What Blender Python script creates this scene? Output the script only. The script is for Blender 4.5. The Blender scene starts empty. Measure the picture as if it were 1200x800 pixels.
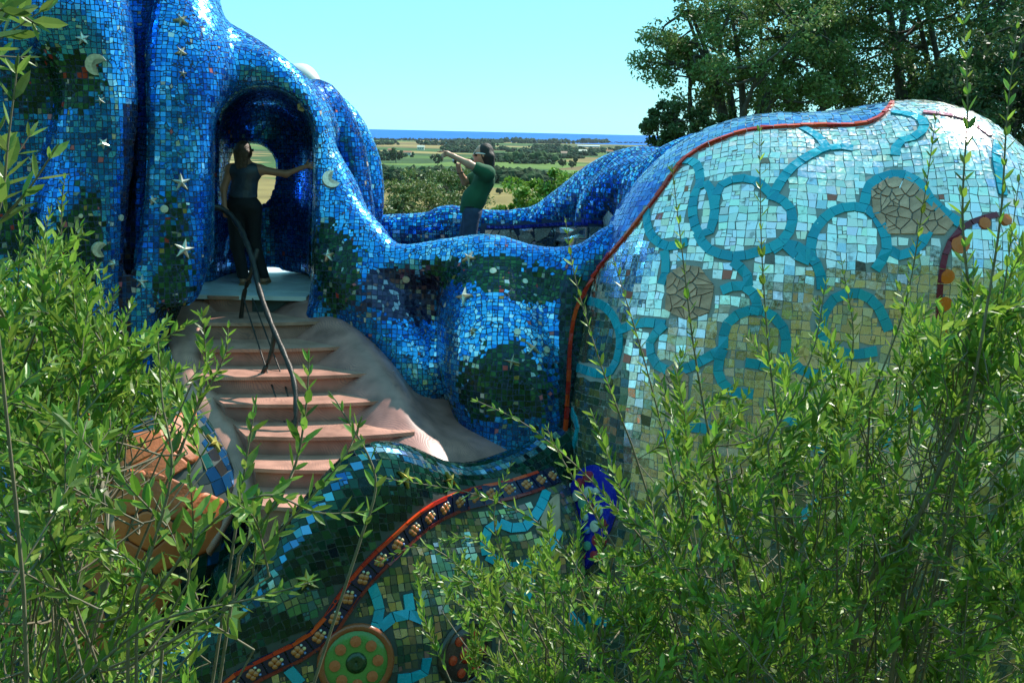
import bpy, bmesh, math, random, time
import numpy as np
from mathutils import Vector, Matrix
from mathutils.bvhtree import BVHTree
T0 = time.time()
R = math.radians
random.seed(7); RNG = np.random.default_rng(7)
SC = bpy.context.scene
COL = SC.collection

# ------------------------------------------------------------------ camera
CAM = np.array((0.0, 0.0, 1.80)); FPX = 1200.0
PITCH, ROLL = R(11.54), R(1.3)
_F = np.array((0, math.cos(PITCH), -math.sin(PITCH)))
_R0 = np.array((1.0, 0, 0)); _U0 = np.cross(_R0, _F)
_R = _R0*math.cos(ROLL) + _U0*math.sin(ROLL)
_U = _U0*math.cos(ROLL) - _R0*math.sin(ROLL)
cd = bpy.data.cameras.new('camera'); cam = bpy.data.objects.new('camera', cd); COL.objects.link(cam)
m = Matrix.Identity(4)
for i in range(3):
    m[i][0], m[i][1], m[i][2], m[i][3] = _R[i], _U[i], -_F[i], CAM[i]
cam.matrix_world = m
cd.sensor_width = 36; cd.lens = 36*FPX/1200; cd.clip_start = 0.05; cd.clip_end = 120000
SC.camera = cam

# ------------------------------------------------------------------ light
SUN_DIR = Vector((0.48, 0.49, 0.73)).normalized()          # towards the sun
SUN_EL = math.asin(SUN_DIR.z); SUN_AZ = math.atan2(SUN_DIR.x, SUN_DIR.y)
w = bpy.data.worlds.new('World'); SC.world = w; w.use_nodes = True
nt = w.node_tree; nt.nodes.clear()
sky = nt.nodes.new('ShaderNodeTexSky'); sky.sky_type = 'NISHITA'; sky.sun_disc = False
sky.sun_elevation = SUN_EL; sky.sun_rotation = SUN_AZ; sky.altitude = 50
sky.air_density = 1.0; sky.dust_density = 0.2; sky.ozone_density = 1.5
tint = nt.nodes.new('ShaderNodeMixRGB'); tint.blend_type = 'MULTIPLY'; tint.inputs[0].default_value = 1
tint.inputs[2].default_value = (0.70, 1.05, 1.10, 1)         # the picture's cyan daylight
bg = nt.nodes.new('ShaderNodeBackground'); bg.inputs[1].default_value = 0.11
wo = nt.nodes.new('ShaderNodeOutputWorld')
veil = nt.nodes.new('ShaderNodeMixRGB'); veil.inputs[0].default_value = .65; veil.inputs[2].default_value = (1.9, 6.6, 7.8, 1)   # even, pale cyan air over the whole sky
nt.links.new(sky.outputs[0], tint.inputs[1]); nt.links.new(tint.outputs[0], veil.inputs[1]); nt.links.new(veil.outputs[0], bg.inputs[0]); nt.links.new(bg.outputs[0], wo.inputs[0])
sl = bpy.data.lights.new('sun', 'SUN'); sl.energy = 5.0; sl.angle = R(0.53); sl.color = (1, 0.95, 0.86)
so = bpy.data.objects.new('sun', sl); COL.objects.link(so)
so.rotation_euler = SUN_DIR.to_track_quat('Z', 'Y').to_euler(); so.location = (20, 14, 40)
vs = SC.view_settings; vs.view_transform = 'Standard'; vs.look = 'None'; vs.exposure = 0.62; vs.gamma = 1
SC.render.engine = 'CYCLES'
SC.cycles.use_denoising = True
SC.cycles.sample_clamp_indirect = 6; SC.cycles.sample_clamp_direct = 0
SC.cycles.caustics_reflective = False; SC.cycles.caustics_refractive = False
SC.cycles.max_bounces = 6

# ------------------------------------------------------------------ pixel <-> world helpers
def rays(px, py):
    px = np.asarray(px, float); py = np.asarray(py, float)
    return _F + _R*((px-600)/FPX)[..., None] + _U*((400-py)/FPX)[..., None]
def at(px, py, Y):
    r = rays(px, py)
    return CAM + r*(np.asarray(Y, float)/r[..., 1])[..., None]
def A(px, py, Y): return at(np.array(px), np.array(py), np.array(Y))
def project(p):
    d = np.asarray(p, float) - CAM
    z = np.maximum(d @ _F, 1e-6)
    return np.stack([600 + FPX*(d @ _R)/z, 400 - FPX*(d @ _U)/z], -1)
def at_z(px, py, z):
    r = rays(px, py); return CAM + r*((z-CAM[2])/r[..., 2])[..., None]

# ------------------------------------------------------------------ objects
def link(o, parent=None):
    COL.objects.link(o)
    if parent is not None: o.parent = parent
    return o
def tag(o, label=None, cat=None, group=None, kind=None):
    if label: o['label'] = label
    if cat: o['category'] = cat
    if group: o['group'] = group
    if kind: o['kind'] = kind
    return o
def thing(name, label, cat, loc=(0, 0, 0), group=None):
    o = bpy.data.objects.new(name, None); o.empty_display_size = .1; o.location = loc; link(o)
    return tag(o, label, cat, group)
def mesh_obj(name, verts, faces, mat, parent=None, smooth=False, kind=None, tint=None, loc=None):
    """world-space verts; the parent's location is taken off"""
    me = bpy.data.meshes.new(name)
    v = np.asarray(verts, float).reshape(-1, 3)
    org = np.zeros(3)
    if parent is not None:
        p = parent
        while p is not None: org = org + np.array(p.location); p = p.parent
    if loc is not None:
        v = v - np.asarray(loc)
    else:
        v = v - org
    if isinstance(faces, np.ndarray):
        n, k = faces.shape
        me.vertices.add(len(v)); me.vertices.foreach_set('co', v.astype(np.float32).ravel())
        me.loops.add(n*k); me.loops.foreach_set('vertex_index', faces.astype(np.int32).ravel())
        me.polygons.add(n); me.polygons.foreach_set('loop_start', np.arange(0, n*k, k, dtype=np.int32))
        me.update(calc_edges=True); me.validate()
    else:
        me.from_pydata([tuple(x) for x in v], [], faces); me.update()
    me.polygons.foreach_set('use_smooth', np.full(len(me.polygons), bool(smooth)))
    if tint is not None:
        a = me.attributes.new('tint', 'FLOAT_COLOR', 'FACE')
        t = np.asarray(tint, np.float32)
        if t.ndim == 1: t = np.tile(t, (len(me.polygons), 1))
        a.data.foreach_set('color', t.ravel())
    if mat is not None: me.materials.append(mat)
    o = bpy.data.objects.new(name, me); link(o, parent)
    if loc is not None: o.location = np.asarray(loc) - org
    if kind: o['kind'] = kind
    return o

# ------------------------------------------------------------------ materials
MATS = {}
def mat(name, color=(.5, .5, .5), rough=.6, metal=0.0, spec=.5, coat=0.0, noise=0.0, nscale=8.0, bump=0.0, bscale=40.0,
        tinted=False, trans=0.0, sub=0.0, varobj=0.0):
    if name in MATS: return MATS[name]
    mt = bpy.data.materials.new(name); mt.use_nodes = True
    n = mt.node_tree.nodes; l = mt.node_tree.links
    b = n['Principled BSDF']
    b.inputs['Base Color'].default_value = (*color, 1); b.inputs['Roughness'].default_value = rough
    b.inputs['Metallic'].default_value = metal; b.inputs['Specular IOR Level'].default_value = spec
    b.inputs['Coat Weight'].default_value = coat; b.inputs['Coat Roughness'].default_value = .05
    src = None
    if tinted:
        at_ = n.new('ShaderNodeAttribute'); at_.attribute_name = 'tint'; src = at_.outputs['Color']
    if noise:
        tc = n.new('ShaderNodeTexCoord'); nz = n.new('ShaderNodeTexNoise')
        nz.inputs['Scale'].default_value = nscale; nz.inputs['Detail'].default_value = 5
        l.new(tc.outputs['Object'], nz.inputs['Vector'])
        mp = n.new('ShaderNodeMapRange'); mp.inputs[1].default_value = .3; mp.inputs[2].default_value = .7
        mp.inputs[3].default_value = 1-noise; mp.inputs[4].default_value = 1+noise
        l.new(nz.outputs['Fac'], mp.inputs[0])
        mx = n.new('ShaderNodeMixRGB'); mx.blend_type = 'MULTIPLY'; mx.inputs[0].default_value = 1
        if src: l.new(src, mx.inputs[1])
        else: mx.inputs[1].default_value = (*color, 1)
        l.new(mp.outputs[0], mx.inputs[2]); src = mx.outputs[0]
    if varobj:
        oi = n.new('ShaderNodeObjectInfo'); mp = n.new('ShaderNodeMapRange')
        mp.inputs[3].default_value = 1-varobj; mp.inputs[4].default_value = 1+varobj
        l.new(oi.outputs['Random'], mp.inputs[0])
        mx = n.new('ShaderNodeMixRGB'); mx.blend_type = 'MULTIPLY'; mx.inputs[0].default_value = 1
        if src: l.new(src, mx.inputs[1])
        else: mx.inputs[1].default_value = (*color, 1)
        l.new(mp.outputs[0], mx.inputs[2]); src = mx.outputs[0]
    if src: l.new(src, b.inputs['Base Color'])
    if bump:
        tc = n.new('ShaderNodeTexCoord'); nz = n.new('ShaderNodeTexNoise'); nz.inputs['Scale'].default_value = bscale
        nz.inputs['Detail'].default_value = 6
        l.new(tc.outputs['Object'], nz.inputs['Vector'])
        bp = n.new('ShaderNodeBump'); bp.inputs['Strength'].default_value = bump; bp.inputs['Distance'].default_value = .02
        l.new(nz.outputs['Fac'], bp.inputs['Height']); l.new(bp.outputs[0], b.inputs['Normal'])
    if trans:
        tr = n.new('ShaderNodeBsdfTranslucent'); ms = n.new('ShaderNodeMixShader'); ms.inputs[0].default_value = trans
        if src: l.new(src, tr.inputs[0])
        else: tr.inputs[0].default_value = (*color, 1)
        l.new(b.outputs[0], ms.inputs[1]); l.new(tr.outputs[0], ms.inputs[2])
        l.new(ms.outputs[0], n['Material Output'].inputs[0])
    MATS[name] = mt
    return mt

# ------------------------------------------------------------------ signed distance modelling
class Field:
    def __init__(s, lo, hi, h):
        s.lo = np.array(lo, float); s.h = h
        s.n = np.ceil((np.array(hi)-s.lo)/h).astype(int)+1
        ax = [s.lo[i]+np.arange(s.n[i])*h for i in range(3)]
        s.ax = [a.astype(np.float32) for a in ax]
        s.d = np.full(s.n, 9.0, np.float32)
    def _win(s, lo, hi):
        i0 = np.clip(np.floor((np.array(lo)-s.lo)/s.h).astype(int), 0, s.n-1)
        i1 = np.clip(np.ceil((np.array(hi)-s.lo)/s.h).astype(int)+1, 1, s.n)
        sl = tuple(slice(a, b) for a, b in zip(i0, i1))
        return sl, s.ax[0][sl[0]][:, None, None], s.ax[1][sl[1]][None, :, None], s.ax[2][sl[2]][None, None, :]
    def put(s, sl, d, k, op):
        a = s.d[sl]
        if op == 'cut':
            d = -d; h = np.maximum(k-np.abs(a-d), 0)/k
            s.d[sl] = np.maximum(a, d)+h*h*k*.25
        else:
            h = np.maximum(k-np.abs(a-d), 0)/k
            s.d[sl] = np.minimum(a, d)-h*h*k*.25
    def capsule(s, a, b, ra, rb, k=.15, op='add', stretch=(1, 1, 1)):
        a = np.asarray(a, float); b = np.asarray(b, float); st = np.array(stretch, float)
        mr = max(ra, rb)*st.max()+k+.35
        sl, X, Yg, Z = s._win(np.minimum(a, b)-mr, np.maximum(a, b)+mr)
        ab = (b-a)/st; q = max(ab @ ab, 1e-9)
        px, py, pz = (X-a[0])/st[0], (Yg-a[1])/st[1], (Z-a[2])/st[2]
        t = np.clip((px*ab[0]+py*ab[1]+pz*ab[2])/q, 0, 1)
        d = np.sqrt((px-t*ab[0])**2+(py-t*ab[1])**2+(pz-t*ab[2])**2)-(ra+(rb-ra)*t)
        s.put(sl, d.astype(np.float32), k, op)
    def chain(s, pts, k=.15, op='add', stretch=(1, 1, 1), sub=5):
        """pts: list of (px,py,Y,r); smoothed"""
        p = np.array([[*A(x, y, Y), r] for x, y, Y, r in pts])
        p = spline(p, sub)
        for i in range(len(p)-1): s.capsule(p[i, :3], p[i+1, :3], p[i, 3], p[i+1, 3], k, op, stretch)
    def ellipsoid(s, c, r, k=.15, op='add'):
        c = np.asarray(c, float); r = np.asarray(r, float)
        sl, X, Yg, Z = s._win(c-r-k-.4, c+r+k+.4)
        u = np.sqrt(((X-c[0])/r[0])**2+((Yg-c[1])/r[1])**2+((Z-c[2])/r[2])**2)
        g = np.sqrt(((X-c[0])/r[0]**2)**2+((Yg-c[1])/r[1]**2)**2+((Z-c[2])/r[2]**2)**2)+1e-6
        s.put(sl, (u*(u-1)/g).astype(np.float32), k, op)
    def box(s, c, hs, rd=.05, k=.1, op='add'):
        c = np.asarray(c, float); hs = np.asarray(hs, float)
        sl, X, Yg, Z = s._win(c-hs-k-.4, c+hs+k+.4)
        q = [np.abs(g-c[i])-(hs[i]-rd) for i, g in enumerate((X, Yg, Z))]
        d = np.sqrt(sum(np.maximum(g, 0)**2 for g in q))+np.minimum(np.maximum(np.maximum(q[0], q[1]), q[2]), 0)-rd
        s.put(sl, d.astype(np.float32), k, op)
    def mesh(s):
        d = s.d
        d[0] = d[-1] = 1; d[:, 0] = d[:, -1] = 1; d[:, :, 0] = d[:, :, -1] = 1
        sg = d < 0
        n = s.n
        c = sum(sg[i:n[0]-1+i, j:n[1]-1+j, k:n[2]-1+k].astype(np.int8) for i in (0, 1) for j in (0, 1) for k in (0, 1))
        act = (c > 0) & (c < 8)
        I = np.argwhere(act); idm = -np.ones(n-1, np.int32); idm[act] = np.arange(len(I))
        acc = np.zeros((len(I), 3)); cnt = np.zeros(len(I))
        corners = [(i, j, k) for i in (0, 1) for j in (0, 1) for k in (0, 1)]
        val = {q: d[I[:, 0]+q[0], I[:, 1]+q[1], I[:, 2]+q[2]] for q in corners}
        for q in corners:
            for ax in range(3):
                if q[ax]: continue
                q2 = list(q); q2[ax] = 1; q2 = tuple(q2)
                va, vb = val[q], val[q2]
                cr = (va < 0) != (vb < 0)
                t = np.where(cr, va/np.where(cr, va-vb, 1), 0)
                p = np.tile(np.array(q, float), (len(I), 1)); p[:, ax] += t
                acc[cr] += p[cr]; cnt[cr] += 1
        V = s.lo+(I+acc/cnt[:, None])*s.h
        Fs = []
        for ax in range(3):
            u, w_ = [(1, 2), (2, 0), (0, 1)][ax]
            a = [slice(0, n[i]) for i in range(3)]; b = list(a)
            a[ax] = slice(0, n[ax]-1); b[ax] = slice(1, n[ax])
            e = np.argwhere(sg[tuple(a)] != sg[tuple(b)])
            e = e[(e[:, u] > 0) & (e[:, w_] > 0) & (e[:, u] < n[u]-1) & (e[:, w_] < n[w_]-1)]
            flip = sg[e[:, 0], e[:, 1], e[:, 2]]
            def off(du, dw):
                g = e.copy(); g[:, u] -= du; g[:, w_] -= dw; return idm[g[:, 0], g[:, 1], g[:, 2]]
            q = np.stack([off(1, 1), off(0, 1), off(0, 0), off(1, 0)], 1)
            q[~flip] = q[~flip][:, ::-1]
            Fs.append(q)
        return V, np.concatenate(Fs)
def spline(p, sub):
    p = np.asarray(p, float)
    if len(p) < 3 or sub < 2: return p
    e = np.concatenate([[2*p[0]-p[1]], p, [2*p[-1]-p[-2]]])
    out = []
    for i in range(1, len(e)-2):
        for t in np.arange(sub)/sub:
            a, b, c, d = e[i-1:i+3]
            out.append(.5*((2*b)+(-a+c)*t+(2*a-5*b+4*c-d)*t*t+(-a+3*b-3*c+d)*t**3))
    out.append(p[-1]); return np.array(out)
def keep_largest(V, Fq):
    """drop small loose islands"""
    par = np.arange(len(V))
    lab = np.arange(len(V))
    for _ in range(4000):
        mn = lab[Fq].min(1)
        new = lab.copy()
        for c in range(4): np.minimum.at(new, Fq[:, c], mn)
        new = new[new]
        if (new == lab).all(): break
        lab = new
    u, cn = np.unique(lab, return_counts=True)
    big = u[cn.argmax()]
    keep = lab[Fq[:, 0]] == big
    Fq = Fq[keep]; used = np.unique(Fq); mp = -np.ones(len(V), int); mp[used] = np.arange(len(used))
    return V[used], mp[Fq]
def smooth_mesh(V, Fq, it=4, lam=.5):
    E = np.concatenate([Fq[:, [i, (i+1) % 4]] for i in range(4)])
    for _ in range(it):
        s = np.zeros_like(V); c = np.zeros(len(V))
        np.add.at(s, E[:, 0], V[E[:, 1]]); np.add.at(s, E[:, 1], V[E[:, 0]])
        np.add.at(c, E[:, 0], 1); np.add.at(c, E[:, 1], 1)
        V = V+lam*(s/c[:, None]-V)
    return V
def quad_area(V, Fq):
    a = V[Fq]; return .5*np.linalg.norm(np.cross(a[:, 2]-a[:, 0], a[:, 3]-a[:, 1]), axis=1)
def quadriflow(V, Fq, tile, seed=3):
    """re-lay the surface as near-square courses that follow its curvature"""
    n = int(quad_area(V, Fq).sum()/tile**2)
    o = mesh_obj('work', V, Fq, None)
    try:
        bpy.context.view_layer.objects.active = o
        for x in bpy.context.selected_objects: x.select_set(False)
        o.select_set(True)
        bpy.ops.object.quadriflow_remesh(mode='FACES', target_faces=n, use_mesh_symmetry=False, use_preserve_sharp=False,
                                         use_preserve_boundary=False, smooth_normals=False, seed=seed)
        me = o.data
        v = np.zeros(len(me.vertices)*3); me.vertices.foreach_get('co', v); v = v.reshape(-1, 3)
        f = np.array([list(p.vertices) for p in me.polygons if len(p.vertices) == 4])
        if len(f) > n*.4: V, Fq = v, f
        else: print('QUADRIFLOW short', len(f), n)
    except Exception as e:
        print('QUADRIFLOW failed', e)
    me = o.data; bpy.data.objects.remove(o); bpy.data.meshes.remove(me)
    return V, Fq
# ================================================================== the mosaic building: forms
GROUND_Z = -3.7
def build_shell():
    f = Field((-8.2, 8.6, -4.1), (1.5, 13.4, 4.6), .055)
    c = f.chain
    # left mass, running on past the frame
    c([(-90, -160, 10.9, 1.15), (10, 60, 10.8, .9), (10, 230, 10.7, .85), (10, 420, 10.5, .9), (20, 700, 10.1, .95)], .3)
    c([(40, -140, 10.4, .45), (88, -10, 10.25, .36), (116, 100, 10.1, .24), (108, 190, 10.1, .29), (95, 300, 10.1, .36), (90, 430, 10.1, .38), (80, 700, 9.9, .45)], .24)
    f.ellipsoid(A(85, 20, 10.1), (.4, .4, .44), .25)
    f.ellipsoid(A(38, 100, 9.5), (.5, .22, .40), .3, 'cut')
    f.ellipsoid(A(30, 180, 9.5), (.6, .24, .3), .3, 'cut')
    # second column, left jamb of the arch
    c([(160, -150, 11.8, .85), (182, -20, 11.4, .5), (212, 70, 10.9, .42), (208, 150, 10.7, .36), (202, 260, 10.55, .37), (194, 360, 10.45, .42), (188, 470, 10.4, .45), (180, 700, 10.1, .55)], .2)
    c([(150, 60, 11.5, .35), (152, 250, 11.4, .3), (150, 420, 11.3, .32), (150, 700, 11.0, .4)], .12)
    # hood over the arch
    c([(140, -150, 12.1, .8), (215, 42, 11.6, .40), (280, 82, 11.6, .30), (330, 116, 11.6, .27), (368, 158, 11.6, .25)], .2)
    # inner back wall of the passage
    c([(215, 80, 12.4, .55), (275, 135, 12.6, .42), (330, 160, 12.6, .42), (376, 200, 12.6, .42), (372, 300, 12.6, .45), (360, 420, 12.5, .45)], .2)
    c([(232, 120, 12.6, .5), (228, 220, 12.5, .5), (222, 330, 12.3, .45), (220, 460, 12.1, .5)], .2)
    f.box(A(300, 230, 12.62), (.85, .24, 1.15), .3, .1)
    f.box(A(285, 112, 11.9), (.45, .6, .18), .15, .2)
    # arch rim: left jamb, crown, right jamb, then its flow into the front parapet
    c([(238, 330, 10.85, .16), (240, 230, 10.85, .15), (238, 150, 10.9, .16), (246, 98, 11.0, .17), (276, 80, 11.15, .18), (316, 88, 11.25, .18), (345, 124, 11.3, .19), (366, 175, 11.3, .2), (386, 228, 11.2, .23), (408, 266, 11.05, .22), (440, 296, 10.85, .19)], .13)
    c([(384, 225, 11.3, .26), (388, 320, 11.2, .34), (385, 430, 11.0, .4)], .2)
    # thin back columns on the terrace side
    c([(372, 118, 12.0, .24), (400, 160, 12.1, .19), (412, 205, 12.1, .18), (416, 262, 12.0, .2), (416, 330, 12.0, .22)], .1)
    c([(350, 112, 12.4, .22), (396, 138, 12.6, .2), (426, 182, 12.6, .16), (435, 225, 12.5, .13), (428, 262, 12.4, .17), (425, 330, 12.4, .2)], .08)
    # front parapet
    c([(430, 307, 10.95, .22), (470, 311, 10.8, .165), (530, 303, 10.65, .17), (592, 307, 10.5, .165), (650, 315, 10.35, .17), (694, 311, 10.2, .185), (730, 285, 10.1, .2)], .12)
    # wall below it
    f.box((-.75, 11.1, -2.3), (1.35, .42, 2.6), .3, .2)
    f.box((.2, 10.6, -2.3), (.65, .45, 2.6), .35, .3)
    c([(575, 320, 10.75, .2), (580, 380, 10.4, .3), (592, 430, 10.2, .36), (610, 480, 10.1, .36), (610, 600, 9.9, .4)], .45)
    c([(408, 300, 11.0, .15), (436, 350, 10.85, .17), (470, 410, 10.7, .2), (490, 470, 10.6, .22)], .35)
    c([(600, 507, 9.98, .17), (640, 497, 9.95, .14), (659, 440, 10.05, .12), (667, 380, 10.15, .12), (672, 330, 10.25, .15)], .25)
    c([(682, 340, 10.3, .18), (686, 430, 10.2, .22), (680, 540, 10.0, .25), (680, 800, 9.8, .3)], .2)
    # deep fold between the two left columns
    c([(160, -60, 10.75, .16), (150, 50, 10.6, .15), (154, 160, 10.42, .15), (152, 280, 10.3, .14), (146, 440, 10.2, .13)], .16, 'cut')
    # passage
    for Y in np.arange(10.2, 12.36, .1):
        f.capsule(A(309, 330, Y), A(311, 160, Y), .50, .50, .06, 'cut')
    for Y in np.arange(12.2, 13.6, .1):
        f.capsule(A(296, 195, Y), A(299, 222, Y), .28, .18, .05, 'cut')
    f.box((-2.95, 11.6, -.55), (.62, 1.9, .56), .02, .05, 'cut')
    # room for the stair
    for px, py, Y in ((296, 352, 10.9), (305, 390, 10.5), (325, 420, 10.0), (345, 460, 9.5), (350, 520, 9.0), (370, 600, 8.4)):
        p = A(px, py, Y); f.capsule(p+np.array((-.28, -.2, .05)), p+np.array((.2, -.2, .05)), .42, .42, .1, 'cut')
    return f

def build_dome():
    f = Field((.3, 7.0, -4.1), (6.8, 12.6, 2.4), .06)
    f.ellipsoid(A(905, 345, 10.3), (1.80, 1.8, 1.80), .4)
    f.ellipsoid(A(1050, 340, 10.2), (1.50, 1.8, 1.86), .4)
    f.ellipsoid(A(850, 440, 10.0), (1.45, 1.5, 1.75), .4)
    f.ellipsoid(A(840, 560, 9.7), (1.48, 1.3, 2.0), .4)
    f.ellipsoid(A(1000, 620, 9.6), (2.4, 1.35, 2.6), .4)
    f.ellipsoid(A(820, 740, 9.4), (1.6, 1.2, 2.0), .4)
    return f

def build_rear():
    """rear parapet of the terrace, swelling into two lobes against the dome"""
    f = Field((-2.4, 10.2, -.6), (3.2, 14.0, 2.4), .05)
    c = f.chain
    c([(405, 272, 13.0, .16), (470, 268, 13.0, .15), (510, 266, 13.0, .15), (528, 258, 13.0, .15), (590, 262, 13.0, .14), (650, 258, 12.9, .18)], .1)
    f.box((-.6, 13.05, .1), (1.9, .17, .55), .08, .15)
    c([(640, 262, 12.8, .16), (672, 246, 12.6, .22), (705, 229, 12.2, .29), (745, 222, 11.8, .38), (790, 240, 11.4, .5)], .2)
    c([(690, 278, 12.4, .3), (730, 270, 12.2, .4), (780, 280, 11.8, .5)], .2)
    c([(700, 290, 11.75, .14), (697, 255, 11.7, .17), (712, 232, 11.6, .2), (745, 222, 11.4, .28), (790, 225, 11.0, .4)], .12)
    c([(745, 285, 11.2, .2), (752, 250, 11.2, .25), (790, 215, 10.9, .35), (840, 200, 10.8, .4)], .1)
    return f

RIM = [(150, 800, 7.3), (230, 752, 7.4), (300, 706, 7.5), (338, 645, 7.6), (368, 604, 7.7), (402, 562, 7.8), (438, 528, 7.95), (472, 532, 8.2),
       (515, 549, 8.5), (565, 549, 8.85), (610, 534, 9.2), (652, 508, 9.6), (672, 500, 9.8)]
def build_green():
    f = Field((-4.2, 6.0, -4.1), (2.2, 10.6, .2), .055)
    p = spline(np.array([A(*q) for q in RIM]), 5)
    for i in range(len(p)-1):
        a, b = p[i], p[i+1]
        f.capsule(a-np.array((0, 0, .08)), b-np.array((0, 0, .08)), .085, .085, .05)
        for dz, dy, r in ((.25, .06, .11), (.5, .10, .16), (.9, .12, .22), (1.5, .1, .3), (2.3, .05, .36)):
            o = np.array((0, dy, -dz)); f.capsule(a+o, b+o, r, r, .3)
    f.capsule(A(600, 640, 9.0), A(600, 900, 8.6), .7, .8, .3)
    f.capsule(A(480, 700, 8.4), A(480, 900, 8.2), .6, .7, .3)
    f.capsule(A(300, 690, 8.3), A(300, 900, 8.0), .42, .6, .3)
    return f

def build_terra():
    f = Field((-5.6, 6.6, -4.1), (-1.8, 10.2, .2), .06)
    f.ellipsoid(A(165, 610, 8.6), (.95, .7, 1.0), .3)
    f.ellipsoid(A(195, 535, 8.95), (.42, .6, .55), .3)
    f.ellipsoid(A(60, 720, 8.3), (1.1, .8, .9), .3)
    f.ellipsoid(A(120, 900, 8.4), (1.6, .9, 1.2), .3)
    f.ellipsoid(A(70, 560, 9.0), (.6, .6, .7), .3)
    return f

# ------------------------------------------------------------------ laying tiles
def nz(p, s, seed=0):
    """smooth pseudo-noise in about [-1,1]"""
    r = np.random.default_rng(seed); o = 0
    for k in range(5):
        d = r.normal(size=3); d /= np.linalg.norm(d)
        o = o+np.sin((p @ d)*s*(1+.35*k)+r.uniform(0, 6.28))
    return o/2.6
def pick(pal, n, rng, w=None):
    pal = np.array(pal, float)
    i = rng.choice(len(pal), n, p=None if w is None else np.array(w)/np.sum(w))
    return pal[i]
def inpoly(p, poly):
    x, y = p[:, 0], p[:, 1]; poly = np.array(poly, float); r = np.zeros(len(p), bool)
    j = len(poly)-1
    for i in range(len(poly)):
        xi, yi = poly[i]; xj, yj = poly[j]
        c = ((yi > y) != (yj > y)) & (x < (xj-xi)*(y-yi)/(yj-yi+1e-12)+xi)
        r ^= c; j = i
    return r
def near_any(c, pts, dist):
    if pts is None or len(pts) == 0: return np.zeros(len(c), bool)
    from mathutils.kdtree import KDTree
    kd = KDTree(len(pts))
    for i, q in enumerate(pts): kd.insert(q, i)
    kd.balance()
    return np.array([kd.find(q)[2] < dist for q in c])
def lay(root, V, Fq, zone, tmat, gmat, drop=None, singles=300, gap=.0028, thick=.0045, tilt=.035, split=.26, seed=1, ymax=620):
    rng = np.random.default_rng(seed)
    mesh_obj('mortar_core', V, Fq, gmat, root, smooth=True)
    # hand-cut look: the lattice wanders a little
    el = np.sqrt(quad_area(V, Fq).mean())
    fn_ = np.cross(V[Fq[:, 2]]-V[Fq[:, 0]], V[Fq[:, 3]]-V[Fq[:, 1]]); vn = np.zeros_like(V)
    for k_ in range(4): np.add.at(vn, Fq[:, k_], fn_)
    vn /= np.maximum(np.linalg.norm(vn, axis=1), 1e-9)[:, None]
    jt = rng.normal(0, el*.07, V.shape); jt -= vn*(jt*vn).sum(1)[:, None]
    q = (V+jt)[Fq]
    # cut some tiles in two
    e0 = np.linalg.norm(q[:, 1]-q[:, 0], axis=1)+np.linalg.norm(q[:, 2]-q[:, 3], axis=1)
    e1 = np.linalg.norm(q[:, 2]-q[:, 1], axis=1)+np.linalg.norm(q[:, 3]-q[:, 0], axis=1)
    rot = e1 > e0; q[rot] = np.roll(q[rot], 1, axis=1)
    ratio = np.maximum(e0, e1)/np.maximum(np.minimum(e0, e1), 1e-6)
    sp = (rng.random(len(q)) < split) | (ratio > 1.9)
    t = rng.uniform(.38, .62, len(q))[:, None]
    m0 = q[:, 0]+(q[:, 1]-q[:, 0])*t; m1 = q[:, 3]+(q[:, 2]-q[:, 3])*t
    qa = np.stack([q[:, 0], m0, m1, q[:, 3]], 1)[sp]; qb = np.stack([m0, q[:, 1], q[:, 2], m1], 1)[sp]
    hb = np.concatenate([qa, qb]); tr_ = rng.random(len(hb)) < .35
    h0 = (hb[:, 0]+hb[:, 1])/2; h1 = (hb[:, 2]+hb[:, 3])/2
    t2_ = rng.uniform(.35, .65, (len(hb), 1)); n0 = hb[:, 0]+(hb[:, 3]-hb[:, 0])*t2_; n1 = hb[:, 1]+(hb[:, 2]-hb[:, 1])*t2_
    qc = np.stack([hb[:, 0], hb[:, 1], n1, n0], 1)[tr_]; qd = np.stack([n0, n1, hb[:, 2], hb[:, 3]], 1)[tr_]
    q = np.concatenate([q[~sp], hb[~tr_], qc, qd])
    c = q.mean(1); n = np.cross(q[:, 2]-q[:, 0], q[:, 3]-q[:, 1]); area = np.linalg.norm(n, axis=1)*.5
    n /= np.maximum(area*2, 1e-9)[:, None]
    ok = area > 4e-4
    if drop is not None: ok &= ~drop(c)
    q, c, n, area = q[ok], c[ok], n[ok], area[ok]
    pp = project(c)
    rgba, keep = zone(c, pp, n, rng)
    q, c, n, area, pp, rgba = q[keep], c[keep], n[keep], area[keep], pp[keep], rgba[keep]
    N = len(q)
    size = np.sqrt(area)[:, None, None]
    s = np.clip(1-2*gap*rng.uniform(.7, 1.9, (N, 1, 1))/size, .55, .97)
    base = c[:, None]+(q-c[:, None])*s + rng.normal(0, .002, (N, 4, 3))
    tn = n+rng.normal(0, tilt, (N, 3)); tn /= np.linalg.norm(tn, axis=1)[:, None]
    h = (thick*rng.uniform(.7, 1.4, N))[:, None, None]
    d = base-c[:, None]
    top = base-tn[:, None]*(np.einsum('nij,nj->ni', d, tn)[..., None])+tn[:, None]*h
    base = base-n[:, None]*.012
    vv = np.concatenate([top, base], 1)
    fi = np.array([(0, 1, 2, 3), (0, 4, 5, 1), (1, 5, 6, 2), (2, 6, 7, 3), (3, 7, 4, 0)])
    facing = ((CAM-c)*n).sum(1)/np.linalg.norm(CAM-c, axis=1)
    vis = (facing > .15) & (pp[:, 0] > 0) & (pp[:, 0] < 1200) & (pp[:, 1] > 0) & (pp[:, 1] < ymax) & (c[:, 1] < 13.4)
    score = np.where(vis, area*facing, 0)
    order = np.argsort(-score); nsing = min(singles, int(vis.sum())); one = order[:nsing]; rest = order[nsing:]
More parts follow.
